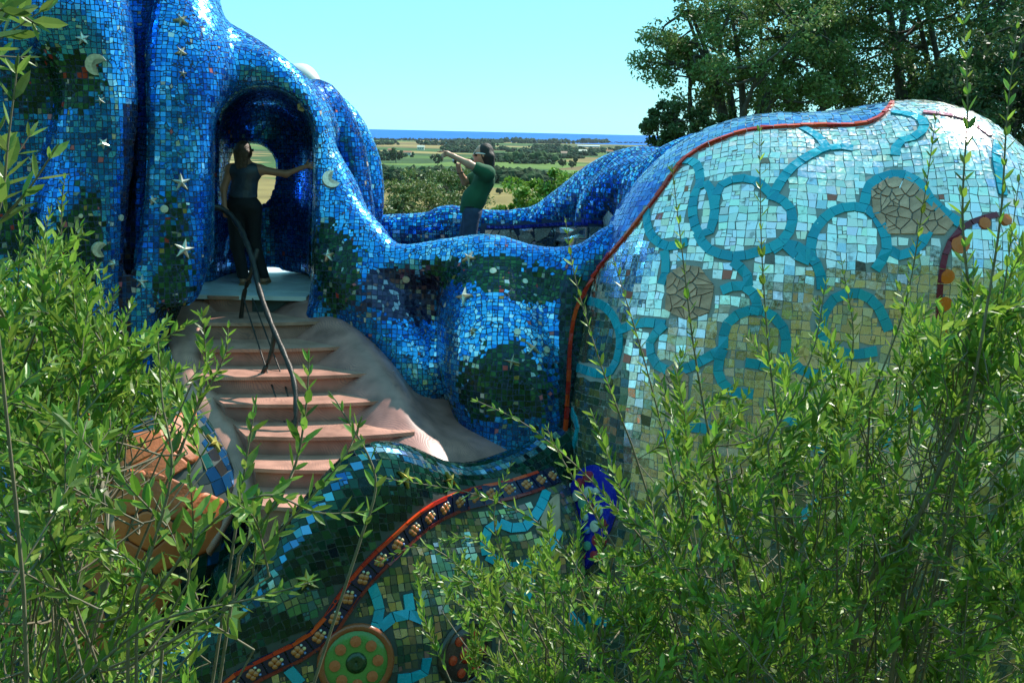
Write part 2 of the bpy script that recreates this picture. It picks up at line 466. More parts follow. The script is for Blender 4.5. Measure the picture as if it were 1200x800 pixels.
    mesh_obj('tile_field', vv[rest].reshape(-1, 3), (fi[None]+8*np.arange(len(rest))[:, None, None]).reshape(-1, 4), tmat, root,
             kind='stuff', tint=np.repeat(rgba[rest], 5, 0))
    fl = [tuple(x) for x in fi]
    for i in one:
        mesh_obj('tile', vv[i], fl, tmat, root, tint=rgba[i], loc=c[i])
    return c, n
def bvh(V, Fq): return BVHTree.FromPolygons([tuple(v) for v in V], [tuple(int(a) for a in f) for f in Fq])
def cast(trees, px, py):
    """first surface that a picture point looks at"""
    r = rays(px, py); r = r/np.linalg.norm(r); best = None
    for t in trees:
        h = t.ray_cast(Vector(CAM), Vector(r))
        if h[0] is not None and (best is None or h[3] < best[2]): best = (np.array(h[0]), np.array(h[1]), h[3])
    if best is None: return None
    n = best[1]
    if n @ r > 0: n = -n
    return best[0], n
def band_points(trees, pix, step, sub=8):
    pl = spline(np.array(pix, float), sub); pts = []
    dense = []
    for a, b in zip(pl[:-1], pl[1:]):
        k = max(1, int(np.linalg.norm(b-a)/3))
        for t in np.arange(k)/k: dense.append(a+(b-a)*t)
    dense.append(pl[-1])
    for x, y in dense:
        h = cast(trees, x, y)
        if h is not None: pts.append((h[0], h[1]))
    if len(pts) < 2: return [], []
    P = np.array([p[0] for p in pts]); Nn = np.array([p[1] for p in pts])
    # break where the surface jumps
    runs = []; cur = [0]
    for i in range(1, len(P)):
        if np.linalg.norm(P[i]-P[i-1]) > .22: runs.append(cur); cur = []
        cur.append(i)
    runs.append(cur); out = []
    for rn in runs:
        if len(rn) < 2: continue
        p = P[rn]; q = Nn[rn]
        k = np.ones(5)/5
        if len(p) > 8:
            for ax in range(3):
                p[2:-2, ax] = np.convolve(p[:, ax], k, 'valid'); q[2:-2, ax] = np.convolve(q[:, ax], k, 'valid')
        s = np.concatenate([[0], np.cumsum(np.linalg.norm(np.diff(p, axis=0), axis=1))])
        m_ = max(2, int(round(s[-1]/step))+1)
        u = np.linspace(0, s[-1], m_)
        pp_ = np.stack([np.interp(u, s, p[:, a]) for a in range(3)], 1); qq = np.stack([np.interp(u, s, q[:, a]) for a in range(3)], 1)
        qq /= np.linalg.norm(qq, axis=1)[:, None]
        out.append((pp_, qq))
    return out, P
def band(root, trees, pix, width, mt, name='band_tile', step=.11, proud=.016, gap=.006, tints=None, rng=RNG, jit=.006):
    out, P = band_points(trees, pix, step)
    made = []
    for p, n in out:
        tg = np.gradient(p, axis=0); tg /= np.maximum(np.linalg.norm(tg, axis=1), 1e-9)[:, None]
        sd = np.cross(tg, n); sd /= np.maximum(np.linalg.norm(sd, axis=1), 1e-9)[:, None]
        for i in range(len(p)-1):
            L = np.linalg.norm(p[i+1]-p[i])
            g = (p[i+1]-p[i])/max(L, 1e-6)*gap*.5
            w0, w1 = width*.5, width*.5
            c4 = [p[i]-sd[i]*w0+g, p[i+1]-sd[i+1]*w1-g, p[i+1]+sd[i+1]*w1-g, p[i]+sd[i]*w0+g]
            nn = (n[i]+n[i+1])/2
            j = rng.normal(0, jit, 4)
            vv = [c+nn*(proud+j[k]*.6) for k, c in enumerate(c4)]+[c-nn*.03 for c in c4]
            ti = None if tints is None else tints[rng.integers(len(tints))]
            made.append(mesh_obj(name, vv, [(0, 3, 2, 1), (0, 1, 5, 4), (1, 2, 6, 5), (2, 3, 7, 6), (3, 0, 4, 7)], mt, root, tint=ti, loc=(p[i]+p[i+1])/2))
    return (np.concatenate([o[0] for o in out]) if out else np.zeros((0, 3))), made
def dense_pts(P, step=.03):
    o = []
    for a, b in zip(P[:-1], P[1:]):
        L = np.linalg.norm(b-a)
        if L > .3: continue
        k = max(1, int(L/step))
        for t in np.arange(k)/k: o.append(a+(b-a)*t)
    return o
def frame(n):
    z = np.asarray(n)/np.linalg.norm(n); x = np.cross((0, 0, 1.0), z)
    if np.linalg.norm(x) < 1e-3: x = np.array((1.0, 0, 0))
    x /= np.linalg.norm(x); return x, np.cross(z, x), z
def relief(root, trees, px, py, outline, mt, name, h=.02, peak=0.0, rot=0.0, tint=None, lift=0.0, parent=None):
    """a flat ornament with an outline in metres, set on the surface"""
    hit = cast(trees, px, py)
    if hit is None: return None
    p, n = hit; x, y, z = frame(n); p = p+z*lift
    ca, sa = math.cos(rot), math.sin(rot); k = len(outline)
    top = [p+x*(u*ca-v*sa)+y*(u*sa+v*ca)+z*h for u, v in outline]
    bot = [q-z*(h+.03+lift) for q in top]
    vv = top+bot+[p+z*(h+peak)]
    fs = [(i, (i+1) % k, 2*k) for i in range(k)]+[(i, k+i, k+(i+1) % k, (i+1) % k) for i in range(k)]
    return mesh_obj(name, vv, fs, mt, parent or root, tint=tint, loc=p)
def star(r, n=5, q=.4): return [((r if i % 2 == 0 else r*q)*math.cos(math.pi*i/n), (r if i % 2 == 0 else r*q)*math.sin(math.pi*i/n)) for i in range(2*n)]
def disc(r, n=14, ry=None): return [(r*math.cos(2*math.pi*i/n), (ry or r)*math.sin(2*math.pi*i/n)) for i in range(n)]
def crescent(r):
    a = [(r*math.cos(t), r*math.sin(t)) for t in np.linspace(R(50), R(310), 12)]
    b = [(r*.75*math.cos(t)+r*.38, r*.75*math.sin(t)) for t in np.linspace(R(285), R(75), 9)]
    return a+b
def clip_cells(poly, pts):
    """Voronoi cells of pts inside a convex-ish polygon"""
    cells = []
    for i, p in enumerate(pts):
        c = [np.array(q, float) for q in poly]
        for j, q in enumerate(pts):
            if i == j or not c: continue
            mid = (p+q)/2; nn = q-p; o = []
            for a, b in zip(c, c[1:]+c[:1]):
                da, db = (a-mid) @ nn, (b-mid) @ nn
                if da <= 0: o.append(a)
                if (da < 0) != (db < 0): o.append(a+(b-a)*(da/(da-db)))
            c = o
        if len(c) > 2: cells.append(np.array(c))
    return cells
def slabs(root, trees, poly, n, mt, name, shrink=2.0, rounded=0, h=.02, tints=None, rng=RNG, relax=2, tilt=0.0, dens=10, drop=None):
    poly = np.array(poly, float); lo, hi = poly.min(0), poly.max(0); pts = []
    while len(pts) < n:
        q = rng.uniform(lo, hi)
        if inpoly(q[None], poly)[0]: pts.append(q)
    pts = np.array(pts)
    for _ in range(relax):
        cells = clip_cells(list(poly), pts); pts = np.array([c.mean(0) for c in cells])
    made = []; cov = []
    for c in clip_cells(list(poly), pts):
        cc = c.mean(0); d = c-cc; ln = np.linalg.norm(d, axis=1)[:, None]
        c = cc+d*np.maximum(.3, 1-shrink/np.maximum(ln, 1e-6))
        q = []
        for a, b in zip(c, np.roll(c, -1, 0)):
            k = max(1, int(np.linalg.norm(b-a)/dens))
            for t in np.arange(k)/k: q.append(a+(b-a)*t)
        q = np.array(q)
        for _ in range(rounded): q = np.stack([q*.75+np.roll(q, -1, 0)*.25, q*.25+np.roll(q, -1, 0)*.75], 1).reshape(-1, 2)
        hs = [cast(trees, *x) for x in q]; hc = cast(trees, *cc)
        if hc is None or any(x is None for x in hs): continue
        if max(np.linalg.norm(x[0]-hc[0]) for x in hs) > .8: continue
        tn = hc[1]+rng.normal(0, tilt, 3) if tilt else hc[1]
        tn = tn/np.linalg.norm(tn)
        if tilt:
            top = [x[0]-tn*((x[0]-hc[0]) @ tn)+tn*h for x in hs]
        else:
            top = [x[0]+x[1]*h for x in hs]
        bot = [x[0]-hc[1]*.03 for x in hs]; k = len(top)
        inner = [t_*.88+(hc[0]+tn*h)*.12+tn*(.003 if rounded else 0) for t_ in top]
        vv = top+bot+inner+[hc[0]*.5+np.mean([x[0] for x in hs], axis=0)*.5+tn*(h+(.004 if rounded else 0))]
        fs = [(k*2+i, k*2+(i+1) % k, 3*k) for i in range(k)]+[(i, (i+1) % k, k*2+(i+1) % k, k*2+i) for i in range(k)]+[((i+1) % k, i, k+i, k+(i+1) % k) for i in range(k)]
        # orientation towards the viewer side
        nn = np.cross(np.array(vv[1])-vv[0], np.array(vv[3*k])-vv[0])
        if nn @ hc[1] < 0: fs = [f_[::-1] for f_ in fs]
        made.append(mesh_obj(name, vv, fs, mt, root, smooth=bool(rounded), tint=None if tints is None else tints[rng.integers(len(tints))], loc=hc[0]))
        cov.append(hc[0]); cov.extend(x[0]*.6+hc[0]*.4 for x in hs); cov.extend(x[0] for x in hs)
    return made, cov
# ------------------------------------------------------------------ mosaic materials
def mosaic_mat(name, rough=.1, tarnish=0.0, coat=.0):
    mt = mat(name, rough=rough, tinted=True, coat=coat)
    n = mt.node_tree.nodes; l = mt.node_tree.links; b = n['Principled BSDF']
    a = [x for x in n if x.type == 'ATTRIBUTE'][0]
    l.new(a.outputs['Alpha'], b.inputs['Metallic'])
    g = n.new('ShaderNodeNewGeometry'); t = n.new('ShaderNodeTexNoise'); t.inputs['Scale'].default_value = 30; t.inputs['Detail'].default_value = 4
    l.new(g.outputs['Position'], t.inputs['Vector'])
    mp = n.new('ShaderNodeMapRange'); mp.inputs[1].default_value = .35; mp.inputs[2].default_value = .75
    mp.inputs[3].default_value = rough*.6; mp.inputs[4].default_value = rough*2.4
    l.new(t.outputs['Fac'], mp.inputs[0]); l.new(mp.outputs[0], b.inputs['Roughness'])
    if tarnish:
        t2 = n.new('ShaderNodeTexNoise'); t2.inputs['Scale'].default_value = 14; t2.inputs['Detail'].default_value = 3
        l.new(g.outputs['Position'], t2.inputs['Vector'])
        m2 = n.new('ShaderNodeMapRange'); m2.inputs[1].default_value = .60; m2.inputs[2].default_value = .70; m2.inputs[3].default_value = 0; m2.inputs[4].default_value = tarnish
        l.new(t2.outputs['Fac'], m2.inputs[0])
        mx = n.new('ShaderNodeMixRGB'); mx.inputs[2].default_value = (.06, .055, .045, 1)
        l.new(m2.outputs[0], mx.inputs[0]); l.new(a.outputs['Color'], mx.inputs[1]); l.new(mx.outputs[0], b.inputs['Base Color'])
    return mt
M_BLUE = mosaic_mat('blue_mirror_tile', .2)
M_SILV = mosaic_mat('silver_mirror_tile', .16, .5)
M_GREEN = mosaic_mat('green_glass_tile', .10)
M_GLAZE = mosaic_mat('glazed_ceramic', .18)
G_BLUE = mat('blue_grout', (.035, .06, .13), .8)
G_PALE = mat('pale_grout', (.32, .34, .34), .85)
G_DARK = mat('dark_grout', (.05, .065, .06), .85)
M_STAR = mat('star_ceramic', (.62, .62, .50), .25, metal=.35, noise=.25, nscale=30)
M_TERRA = mat('terracotta_slab', (.46, .11, .026), .55, noise=.22, nscale=5, bump=.25, bscale=30, varobj=.18)
M_CRACK = mat('clay_shard', (.60, .33, .23), .7, noise=.3, nscale=9, bump=.3, bscale=60, varobj=.2)

DEEP, MID, LIT, PALE = (.006, .07, .36, .8), (.012, .22, .72, .8), (.07, .48, .95, .85), (.48, .78, .97, .95)
def blobs(pp, lst, wob):
    r = np.zeros(len(pp), bool)
    for cx, cy, rx, ry in lst:
        r |= ((pp[:, 0]-cx)/rx)**2+((pp[:, 1]-cy)/ry)**2 < 1+wob
    return r
def blue_zone(c, pp, n, rng):
    N = len(c)
    k = .55*nz(c, 2.4, 5)+.35*nz(c, 6, 15)+rng.normal(0, .42, N)
    ramp = np.array([DEEP, MID, LIT, PALE]); x = np.array([-1.05, -.15, .75, 1.55])
    col = np.stack([np.interp(k, x, ramp[:, j]) for j in range(4)], 1)
    wob = rng.normal(0, .28, N)+nz(c, 5, 9)*.45+nz(c, 11, 12)*.25
    # clear light-blue rows on the front wall
    g = blobs(pp, [(560, 400, 40, 55), (625, 385, 30, 45), (520, 430, 24, 40)], wob); col[g] = pick([LIT, PALE, MID], g.sum(), rng, (.45, .3, .25))
    gr = blobs(pp, [(62, 97, 50, 40), (96, 290, 30, 62), (203, 330, 22, 78), (391, 312, 30, 48), (588, 452, 60, 42), (560, 322, 70, 20), (630, 336, 42, 22), (600, 420, 24, 22), (20, 270, 30, 40)], wob)
    col[gr] = pick([(.006, .035, .018, .5), (.01, .07, .03, .5), (.03, .13, .05, .5), (.008, .04, .06, .5), (.25, .32, .3, .8), (.35, .03, .02, .1), (.3, .22, .05, .4)], gr.sum(), rng, (.36, .32, .16, .1, .04, .01, .01))
    pu = blobs(pp, [(470, 348, 45, 30), (455, 330, 24, 18)], wob)
    col[pu] = pick([(.02, .02, .07, .6), (.05, .05, .12, .6), (.25, .28, .36, .8), (.16, .08, .10, .3)], pu.sum(), rng, (.45, .33, .14, .08))
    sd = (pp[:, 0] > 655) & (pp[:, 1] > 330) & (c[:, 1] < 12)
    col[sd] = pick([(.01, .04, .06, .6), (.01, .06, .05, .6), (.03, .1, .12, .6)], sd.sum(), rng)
    # groove between the two left columns: its shade is put into the tile colours
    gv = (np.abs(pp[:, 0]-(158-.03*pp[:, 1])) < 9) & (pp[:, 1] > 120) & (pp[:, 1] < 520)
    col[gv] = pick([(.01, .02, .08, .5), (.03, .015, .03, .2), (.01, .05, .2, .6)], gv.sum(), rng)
    sp = rng.random(N) < .012; col[sp] = pick([(.5, .12, .14, 0), (.55, .45, .4, .1), (.6, .65, .65, .9)], sp.sum(), rng)
    return col*np.concatenate([np.tile(rng.uniform(.88, 1.12, (N, 1)), (1, 3)), np.ones((N, 1))], 1), np.ones(N, bool)

REDLINE = [(661, 505), (665, 450), (668, 400), (676, 358), (700, 318), (728, 285), (752, 255), (775, 225), (795, 196), (818, 176), (850, 162), (880, 153), (930, 149), (985, 148), (1015, 146), (1034, 136), (1046, 122)]
def dome_zone(c, pp, n, rng):
    N = len(c)
    col = pick([(.90, .86, .82, .95), (.82, .79, .76, .95), (.68, .67, .64, .95), (.88, .80, .70, .6), (.50, .62, .74, .9), (.5, .14, .10, .2), (.16, .15, .13, .6)], N, rng, (.44, .32, .10, .08, .045, .01, .005))
    cap = inpoly(pp, REDLINE+[(1046, 60), (600, 60), (600, 505)]) | (pp[:, 0] < 664)
    k = cap.sum()
    col[cap] = pick([(.012, .10, .55, .35), (.02, .16, .68, .4), (.05, .24, .75, .5)], k, rng)
    top = cap & (pp[:, 1] < 215+.0*pp[:, 0]) & (pp[:, 0]+pp[:, 1]*.7 > 895+rng.normal(0, 6, N))
    col[top] = pick([(.10, .32, .72, .85), (.22, .42, .68, .9), (.05, .2, .55, .8), (.34, .5, .66, .9)], top.sum(), rng)
    low = (pp[:, 1] > 575+60*nz(c, 2.2, 31)+rng.normal(0, 22, N)) | (pp[:, 0] < 735) & (pp[:, 1] > 370) & ~cap
    col[low] = pick([(.20, .22, .16, .7), (.38, .34, .14, .7), (.10, .16, .12, .6), (.5, .5, .42, .9), (.06, .12, .14, .6)], low.sum(), rng, (.3, .16, .3, .12, .12))
    return col*np.concatenate([rng.uniform(.88, 1.1, (N, 3)), np.ones((N, 1))], 1), np.ones(N, bool)
def rear_zone(c, pp, n, rng):
    N = len(c); col = pick([DEEP, MID, LIT, PALE], N, rng, (.3, .36, .24, .1))
    dk = blobs(pp, [(712, 245, 26, 40)], rng.normal(0, .3, N)); col[dk] = pick([DEEP, MID, (.01, .05, .12, .6), LIT], dk.sum(), rng, (.4, .3, .2, .1))
    br = (pp[:, 0] > 745) & (pp[:, 1] > 225) & (pp[:, 1] < 285); col[br] = pick([(.12, .12, .10, .7), (.05, .2, .5, .7), (.25, .26, .24, .8)], br.sum(), rng)
    return col*np.concatenate([rng.uniform(.8, 1.2, (N, 3)), np.ones((N, 1))], 1), np.ones(N, bool)
SNAKE = [(262, 812), (300, 785), (345, 765), (382, 738), (410, 695), (440, 660), (470, 632), (500, 606), (535, 588), (580, 578), (615, 570), (652, 556)]
def green_zone(c, pp, n, rng):
    N = len(c)
    col = pick([(.006, .035, .022, .5), (.010, .06, .04, .5), (.015, .08, .065, .5), (.04, .12, .09, .6), (.006, .022, .03, .5)], N, rng, (.38, .32, .12, .05, .13))
    k = nz(c, 4, 3)+rng.normal(0, .2, N) > .9; col[k] = pick([(.08, .22, .16, .7), (.2, .3, .24, .8), (.06, .2, .3, .7)], k.sum(), rng)
    sn = spline(np.array(SNAKE, float), 6)
    ys = np.interp(pp[:, 0], sn[:, 0], sn[:, 1], left=900)
    lo = pp[:, 1] > ys+8
    col[lo] = pick([(.20, .22, .14, .6), (.42, .36, .14, .6), (.09, .15, .11, .6), (.45, .46, .38, .8), (.30, .20, .13, .2)], lo.sum(), rng, (.28, .2, .28, .12, .12))
    rim = spline(np.array([q[:2] for q in RIM], float), 6)
    top = np.sqrt(((pp[:, None]-rim[None])**2).sum(-1)).min(1) < 5
    col[top] = pick([(.06, .26, .42, .7), (.12, .36, .5, .75), (.4, .6, .66, .85), (.02, .13, .3, .7)], top.sum(), rng)
    return col*np.concatenate([rng.uniform(.8, 1.2, (N, 3)), np.ones((N, 1))], 1), np.ones(N, bool)
def terra_zone(c, pp, n, rng):
    N = len(c); col = pick([(.01, .06, .16, .6), (.01, .08, .06, .5), (.02, .12, .3, .6), (.03, .03, .03, .2)], N, rng)
    return col, np.ones(N, bool)

# ================================================================== the mosaic building: surfaces
def form(fn, tile, sm=3):
    V, Fq = fn().mesh(); V, Fq = keep_largest(V, Fq); V = smooth_mesh(V, Fq, sm); return quadriflow(V, Fq, tile)
S_V, S_F = form(build_shell, .085); D_V, D_F = form(build_dome, .074); P_V, P_F = form(build_rear, .07)
N_V, N_F = form(build_green, .06); E_V, E_F = form(build_terra, .1)
T_S, T_D, T_P, T_N, T_E = bvh(S_V, S_F), bvh(D_V, D_F), bvh(P_V, P_F), bvh(N_V, N_F), bvh(E_V, E_F)
print('forms', round(time.time()-T0, 1))

arch = thing('mosaic_archway', 'tall blue mirror mosaic archway of swelling columns that the woman walks through', 'archway', (-2.6, 10.6, GROUND_Z))
dome = thing('mosaic_dome', 'silver mirror mosaic dome crossed by looping turquoise bands', 'dome', (3.0, 10.0, GROUND_Z))
rear = thing('terrace_parapet', 'low blue mosaic parapet with rounded lobes closing the terrace behind the man', 'parapet', (0, 12.9, -.1))
gwall = thing('garden_wall', 'dark green mosaic wall with a wavy rim and a winding band of flower tiles', 'wall', (-.6, 8.2, GROUND_Z))
terra = thing('terracotta_wall', 'rounded wall clad in big orange terracotta slabs beside the stair foot', 'wall', (-3.3, 8.6, GROUND_Z))

# --- dome bands
def z5(*p): return [(700+x/2.4, y/2.4) for x, y in p]
def z6(*p): return [(640+x/2.143, 280+y/2.143) for x, y in p]
def z7(*p): return [(200+x/2, 500+y/2) for x, y in p]
def ring(cx, cy, rx, ry, k=10): return [(cx+rx*math.cos(2*math.pi*i/k), cy+ry*math.sin(2*math.pi*i/k)) for i in range(k+1)]
DBANDS = [z5((215, 470), (250, 452), (282, 466), (290, 500), (286, 530)), ring(*z5((300, 590))[0], 13, 31),
    z5((330, 580), (345, 525), (400, 503), (450, 512), (490, 550), (535, 575), (550, 620), (520, 680), (450, 710), (380, 722), (310, 700), (282, 655)),
    z5((488, 565), (510, 520), (550, 470), (610, 432), (660, 415), (720, 418)), z5((575, 360), (620, 385), (640, 412)),
    z5((598, 735), (605, 660), (650, 603), (710, 582), (770, 595), (800, 640), (815, 700), (780, 760)),
    z5((490, 705), (530, 682), (590, 712), (625, 760), (630, 815)), z5((750, 575), (765, 520), (810, 496), (860, 492), (910, 520), (940, 570), (1020, 630)),
    z5((830, 318), (890, 326), (920, 350), (900, 385), (845, 402), (838, 440)), z5((1125, 400), (1120, 440), (1130, 500), (1140, 550)),
    z5((138, 590), (150, 660), (200, 695), (255, 680)), z5((190, 705), (195, 760), (180, 800)), z5((380, 735), (420, 770), (425, 805)),
    z6((85, 150), (150, 170), (185, 230), (180, 300), (150, 340), (70, 320)), z6((440, 130), (490, 115), (530, 150), (520, 190)),
    z6((445, 275), (450, 220), (490, 185), (550, 180), (600, 230), (600, 285)), z6((690, 205), (720, 150), (780, 135), (830, 165), (860, 230)),
    z6((500, 310), (560, 320), (600, 345)), z6((445, 275), (430, 330), (460, 380), (520, 390)), z6((600, 285), (640, 330), (690, 340), (740, 310)), z6((300, 215), (260, 260), (280, 320), (340, 330), (400, 300), (445, 275)), z5((598, 735), (560, 720), (530, 690)), z6((185, 230), (240, 210), (300, 215)), z5((815, 700), (850, 720), (900, 700), (930, 650)), z6((690, 210), (700, 260), (760, 290), (830, 280)), z6((840, 520), (880, 450), (950, 400), (1000, 410)),
    z6((60, 420), (80, 470), (70, 520)), z6((560, 430), (640, 470), (690, 540)), z6((300, 500), (350, 470), (420, 480)), z6((400, 640), (440, 740), (480, 760)), z6((640, 700), (720, 640), (800, 660))]
TEAL = [(.010, .34, .48, .1), (.012, .37, .51, .1), (.008, .31, .46, .1), (.016, .40, .52, .1)]
RED = [(.62, .035, .012, 0), (.50, .02, .012, 0), (.70, .07, .015, 0)]
dpts = []
for b in DBANDS:
    P, _ = band(dome, [T_D], b, .084, M_GLAZE, 'band_tile', .105, gap=.003, tints=TEAL); dpts += dense_pts(P)
rpts = []
P, _ = band(dome, [T_D, T_S], REDLINE, .036, M_GLAZE, 'red_line_tile', .12, .03, .003, tints=RED); rpts += dense_pts(P)
P, _ = band(dome, [T_D], z5((915, 318), (960, 322), (1030, 335), (1080, 365), (1105, 385)), .06, M_GLAZE, 'pink_line_tile', .12, .02, tints=[(.5, .13, .2, 0), (.55, .2, .28, 0)]); rpts += dense_pts(P)
P, _ = band(dome, [T_D], [(1168, 252), (1135, 262), (1112, 285), (1103, 320), (1100, 360), (1102, 400)], .05, M_GLAZE, 'plum_line_tile', .12, .02, tints=[(.16, .01, .03, 0), (.22, .015, .04, 0)]); rpts += dense_pts(P)
covd = []
for poly, k in (([(782, 322), (800, 310), (820, 312), (838, 335), (832, 366), (806, 376), (780, 364)], 26), ([(1020, 222), (1040, 208), (1066, 208), (1085, 228), (1118, 262), (1108, 275), (1040, 275), (1022, 250)], 40),
                ([(770, 440), (790, 425), (808, 440), (806, 490), (785, 505)], 18)):
    _, cv = slabs(dome, [T_D], poly, k, M_CRACK, 'clay_shard', 1.0, 0, .018, tilt=.03, relax=0); covd += cv
for x, y, r in ((1125, 287, .075), (1109, 324, .062), (1153, 262, .05), (1107, 356, .06), (1106, 386, .05), (1178, 258, .05)):
    relief(dome, [T_D], x, y, disc(r), M_GLAZE, 'orange_dot', .022, .004, tint=(.72, .14, .012, 0))
    h = cast([T_D], x, y)
    if h: covd.append(h[0])
lay(dome, D_V, D_F, dome_zone, M_SILV, G_PALE, drop=lambda c: near_any(c, dpts, .055) | near_any(c, rpts, .03) | near_any(c, covd, .03), seed=4, gap=.002, tilt=.042, ymax=480)

# --- archway
for x, y, r, q in ((212, 25, .11, .3), (212, 62, .09, .35), (214, 87, .06, .35), (97, 45, .09, .4), (118, 118, .07, .3), (121, 168, .08, .45), (212, 214, .13, .35), (180, 235, .07, .4), (167, 330, .1, .3),
                   (215, 292, .15, .35), (213, 380, .11, .35), (386, 300, .10, .35), (550, 303, .11, .3), (545, 348, .14, .3), (624, 408, .12, .22), (600, 424, .12, .22), (354, 125, .07, .35), (555, 388, .06, .4), (130, 308, .06, .4), (40, 190, .1, .35), (8, 160, .06, .35)):
    relief(arch, [T_S], x, y, star(r*.72, 4 if r in (.14, .12) else 5, q), M_STAR, 'star_ornament', .02, .03, rot=random.uniform(0, 6), lift=.008)
for x, y, r in ((113, 76, .13), (388, 211, .13), (116, 292, .10)):
    relief(arch, [T_S], x, y, crescent(r*.75), M_STAR, 'crescent_ornament', .025, 0, rot=random.uniform(-.5, .5), lift=.008)
for x, y, r in ((193, 245, .055), (178, 363, .04), (141, 255, .045), (578, 318, .05), (476, 327, .055), (640, 410, .05), (606, 389, .05), (95, 253, .03), (94, 271, .04), (23, 236, .05), (615, 330, .04)):
    relief(arch, [T_S], x, y, disc(r*.7), M_STAR, 'disc_ornament', .008, .002, lift=.008)
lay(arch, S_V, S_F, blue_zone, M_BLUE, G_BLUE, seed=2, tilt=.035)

# --- rear parapet: lobes, cobalt edging and broken mirror facing
P, _ = band(rear, [T_P], [(570, 266), (600, 266), (630, 264), (660, 262), (690, 262)], .035, M_GLAZE, 'cobalt_edge_tile', .05, .02, tints=[(.008, .02, .30, .1), (.02, .05, .45, .1)])
P2, _ = band(rear, [T_P], [(682, 258), (700, 260), (725, 260), (745, 259)], .035, M_GLAZE, 'cobalt_edge_tile', .05, .02, tints=[(.008, .02, .30, .1), (.02, .05, .45, .1)])
covp = list(P)+list(P2)
for poly, k in (([(568, 269), (690, 265), (690, 296), (568, 296)], 34), ([(690, 265), (748, 263), (748, 296), (690, 296)], 16)):
    _, cv = slabs(rear, [T_P], poly, k, M_SILV, 'mirror_shard', .7, 0, .015, tints=[(.85, .86, .84, .6), (.7, .74, .75, .7), (.5, .56, .6, .8)], tilt=.08, relax=0); covp += cv
lay(rear, P_V, P_F, rear_zone, M_BLUE, G_BLUE, drop=lambda c: near_any(c, covp, .05), seed=6, tilt=.05)

# --- green garden wall
NT = [T_N, T_D]
npts = []
out, P = band_points([T_N], SNAKE, .19)
for p, n in out:
    tg = np.gradient(p, axis=0); tg /= np.linalg.norm(tg, axis=1)[:, None]; sd = np.cross(tg, n); sd /= np.linalg.norm(sd, axis=1)[:, None]
    npts += dense_pts(p)
    for i in range(len(p)-1):
        nn = (n[i]+n[i+1])/2; w_ = .085
        c4 = [p[i]-sd[i]*w_+tg[i]*.006, p[i+1]-sd[i+1]*w_-tg[i]*.006, p[i+1]+sd[i+1]*w_-tg[i]*.006, p[i]+sd[i]*w_+tg[i]*.006]
        o = mesh_obj('flower_tile', [c+nn*.02 for c in c4]+[c-nn*.03 for c in c4], [(0, 3, 2, 1), (0, 1, 5, 4), (1, 2, 6, 5), (2, 3, 7, 6), (3, 0, 4, 7)], M_GLAZE, gwall,
                     tint=(.010, .012, .055, .1), loc=(p[i]+p[i+1])/2)
        ctr = (p[i]+p[i+1])/2+nn*.022; x, y, z = tg[i], sd[i], nn
        def blobm(cx, cy, r, hh, tn, k=9):
            vv = [ctr+x*(cx+r*math.cos(a))+y*(cy+r*math.sin(a))-z*.004 for a in np.linspace(0, 6.283, k, False)]
            vv += [ctr+x*(cx+r*.7*math.cos(a))+y*(cy+r*.7*math.sin(a))+z*hh*.8 for a in np.linspace(0, 6.283, k, False)]+[ctr+x*cx+y*cy+z*hh]
            fs = [(j, k+j, k+(j+1) % k, (j+1) % k) for j in range(k)]+[(k+j, 2*k, k+(j+1) % k) for j in range(k)]
            mesh_obj('petal', vv, fs, M_GLAZE, o, smooth=True, tint=tn)
        for a in range(4): blobm(-.012+.026*math.cos(a*1.57+.4), .026*math.sin(a*1.57+.4), .026, .018, (.50, .16, .05, 0))
        blobm(.045, 0, .016, .012, (.62, .45, .20, 0)); blobm(.035, .035, .012, .01, (.15, .22, .5, 0)); blobm(.035, -.035, .012, .01, (.5, .5, .45, 0))
for off in (-10, 10):
    sn = spline(np.array(SNAKE, float), 4); tgp = np.gradient(sn, axis=0); tgp /= np.linalg.norm(tgp, axis=1)[:, None]
    pl = sn+np.stack([-tgp[:, 1], tgp[:, 0]], 1)*off
    P, _ = band(gwall, [T_N], pl[::3], .028, M_GLAZE, 'red_edge_tile', .16, .024, .003, tints=RED if off < 0 else [(.22, .02, .02, 0)]); npts += dense_pts(P)
NB = [z7((770, 225), (820, 240), (860, 200), (880, 150)), z7((740, 300), (800, 330), (840, 320), (840, 380), (810, 440)), z7((840, 320), (880, 290), (910, 240)), z7((470, 370), (490, 430), (470, 490)),
      z7((490, 470), (540, 435), (590, 450)), z7((555, 390), (560, 430)), z7((530, 590), (590, 580), (600, 540)), z7((275, 565), (305, 600)), z7((880, 450), (930, 420), (990, 450), (1060, 460)), z7((930, 430), (960, 470), (1000, 490)), z7((740, 300), (735, 250), (770, 225))]
for b in NB:
    for tr, rt in ((T_N, gwall), (T_D, dome)):
        # keep only the surface that really shows there
        mid = b[len(b)//2]; h1, h2 = cast([tr], *mid), cast(NT, *mid)
        if h1 is None or h2 is None or np.linalg.norm(h1[0]-h2[0]) > .02: continue
        P, _ = band(rt, [tr], b, .085, M_GLAZE, 'band_tile', .12, tints=TEAL)
        if rt is gwall: npts += dense_pts(P)
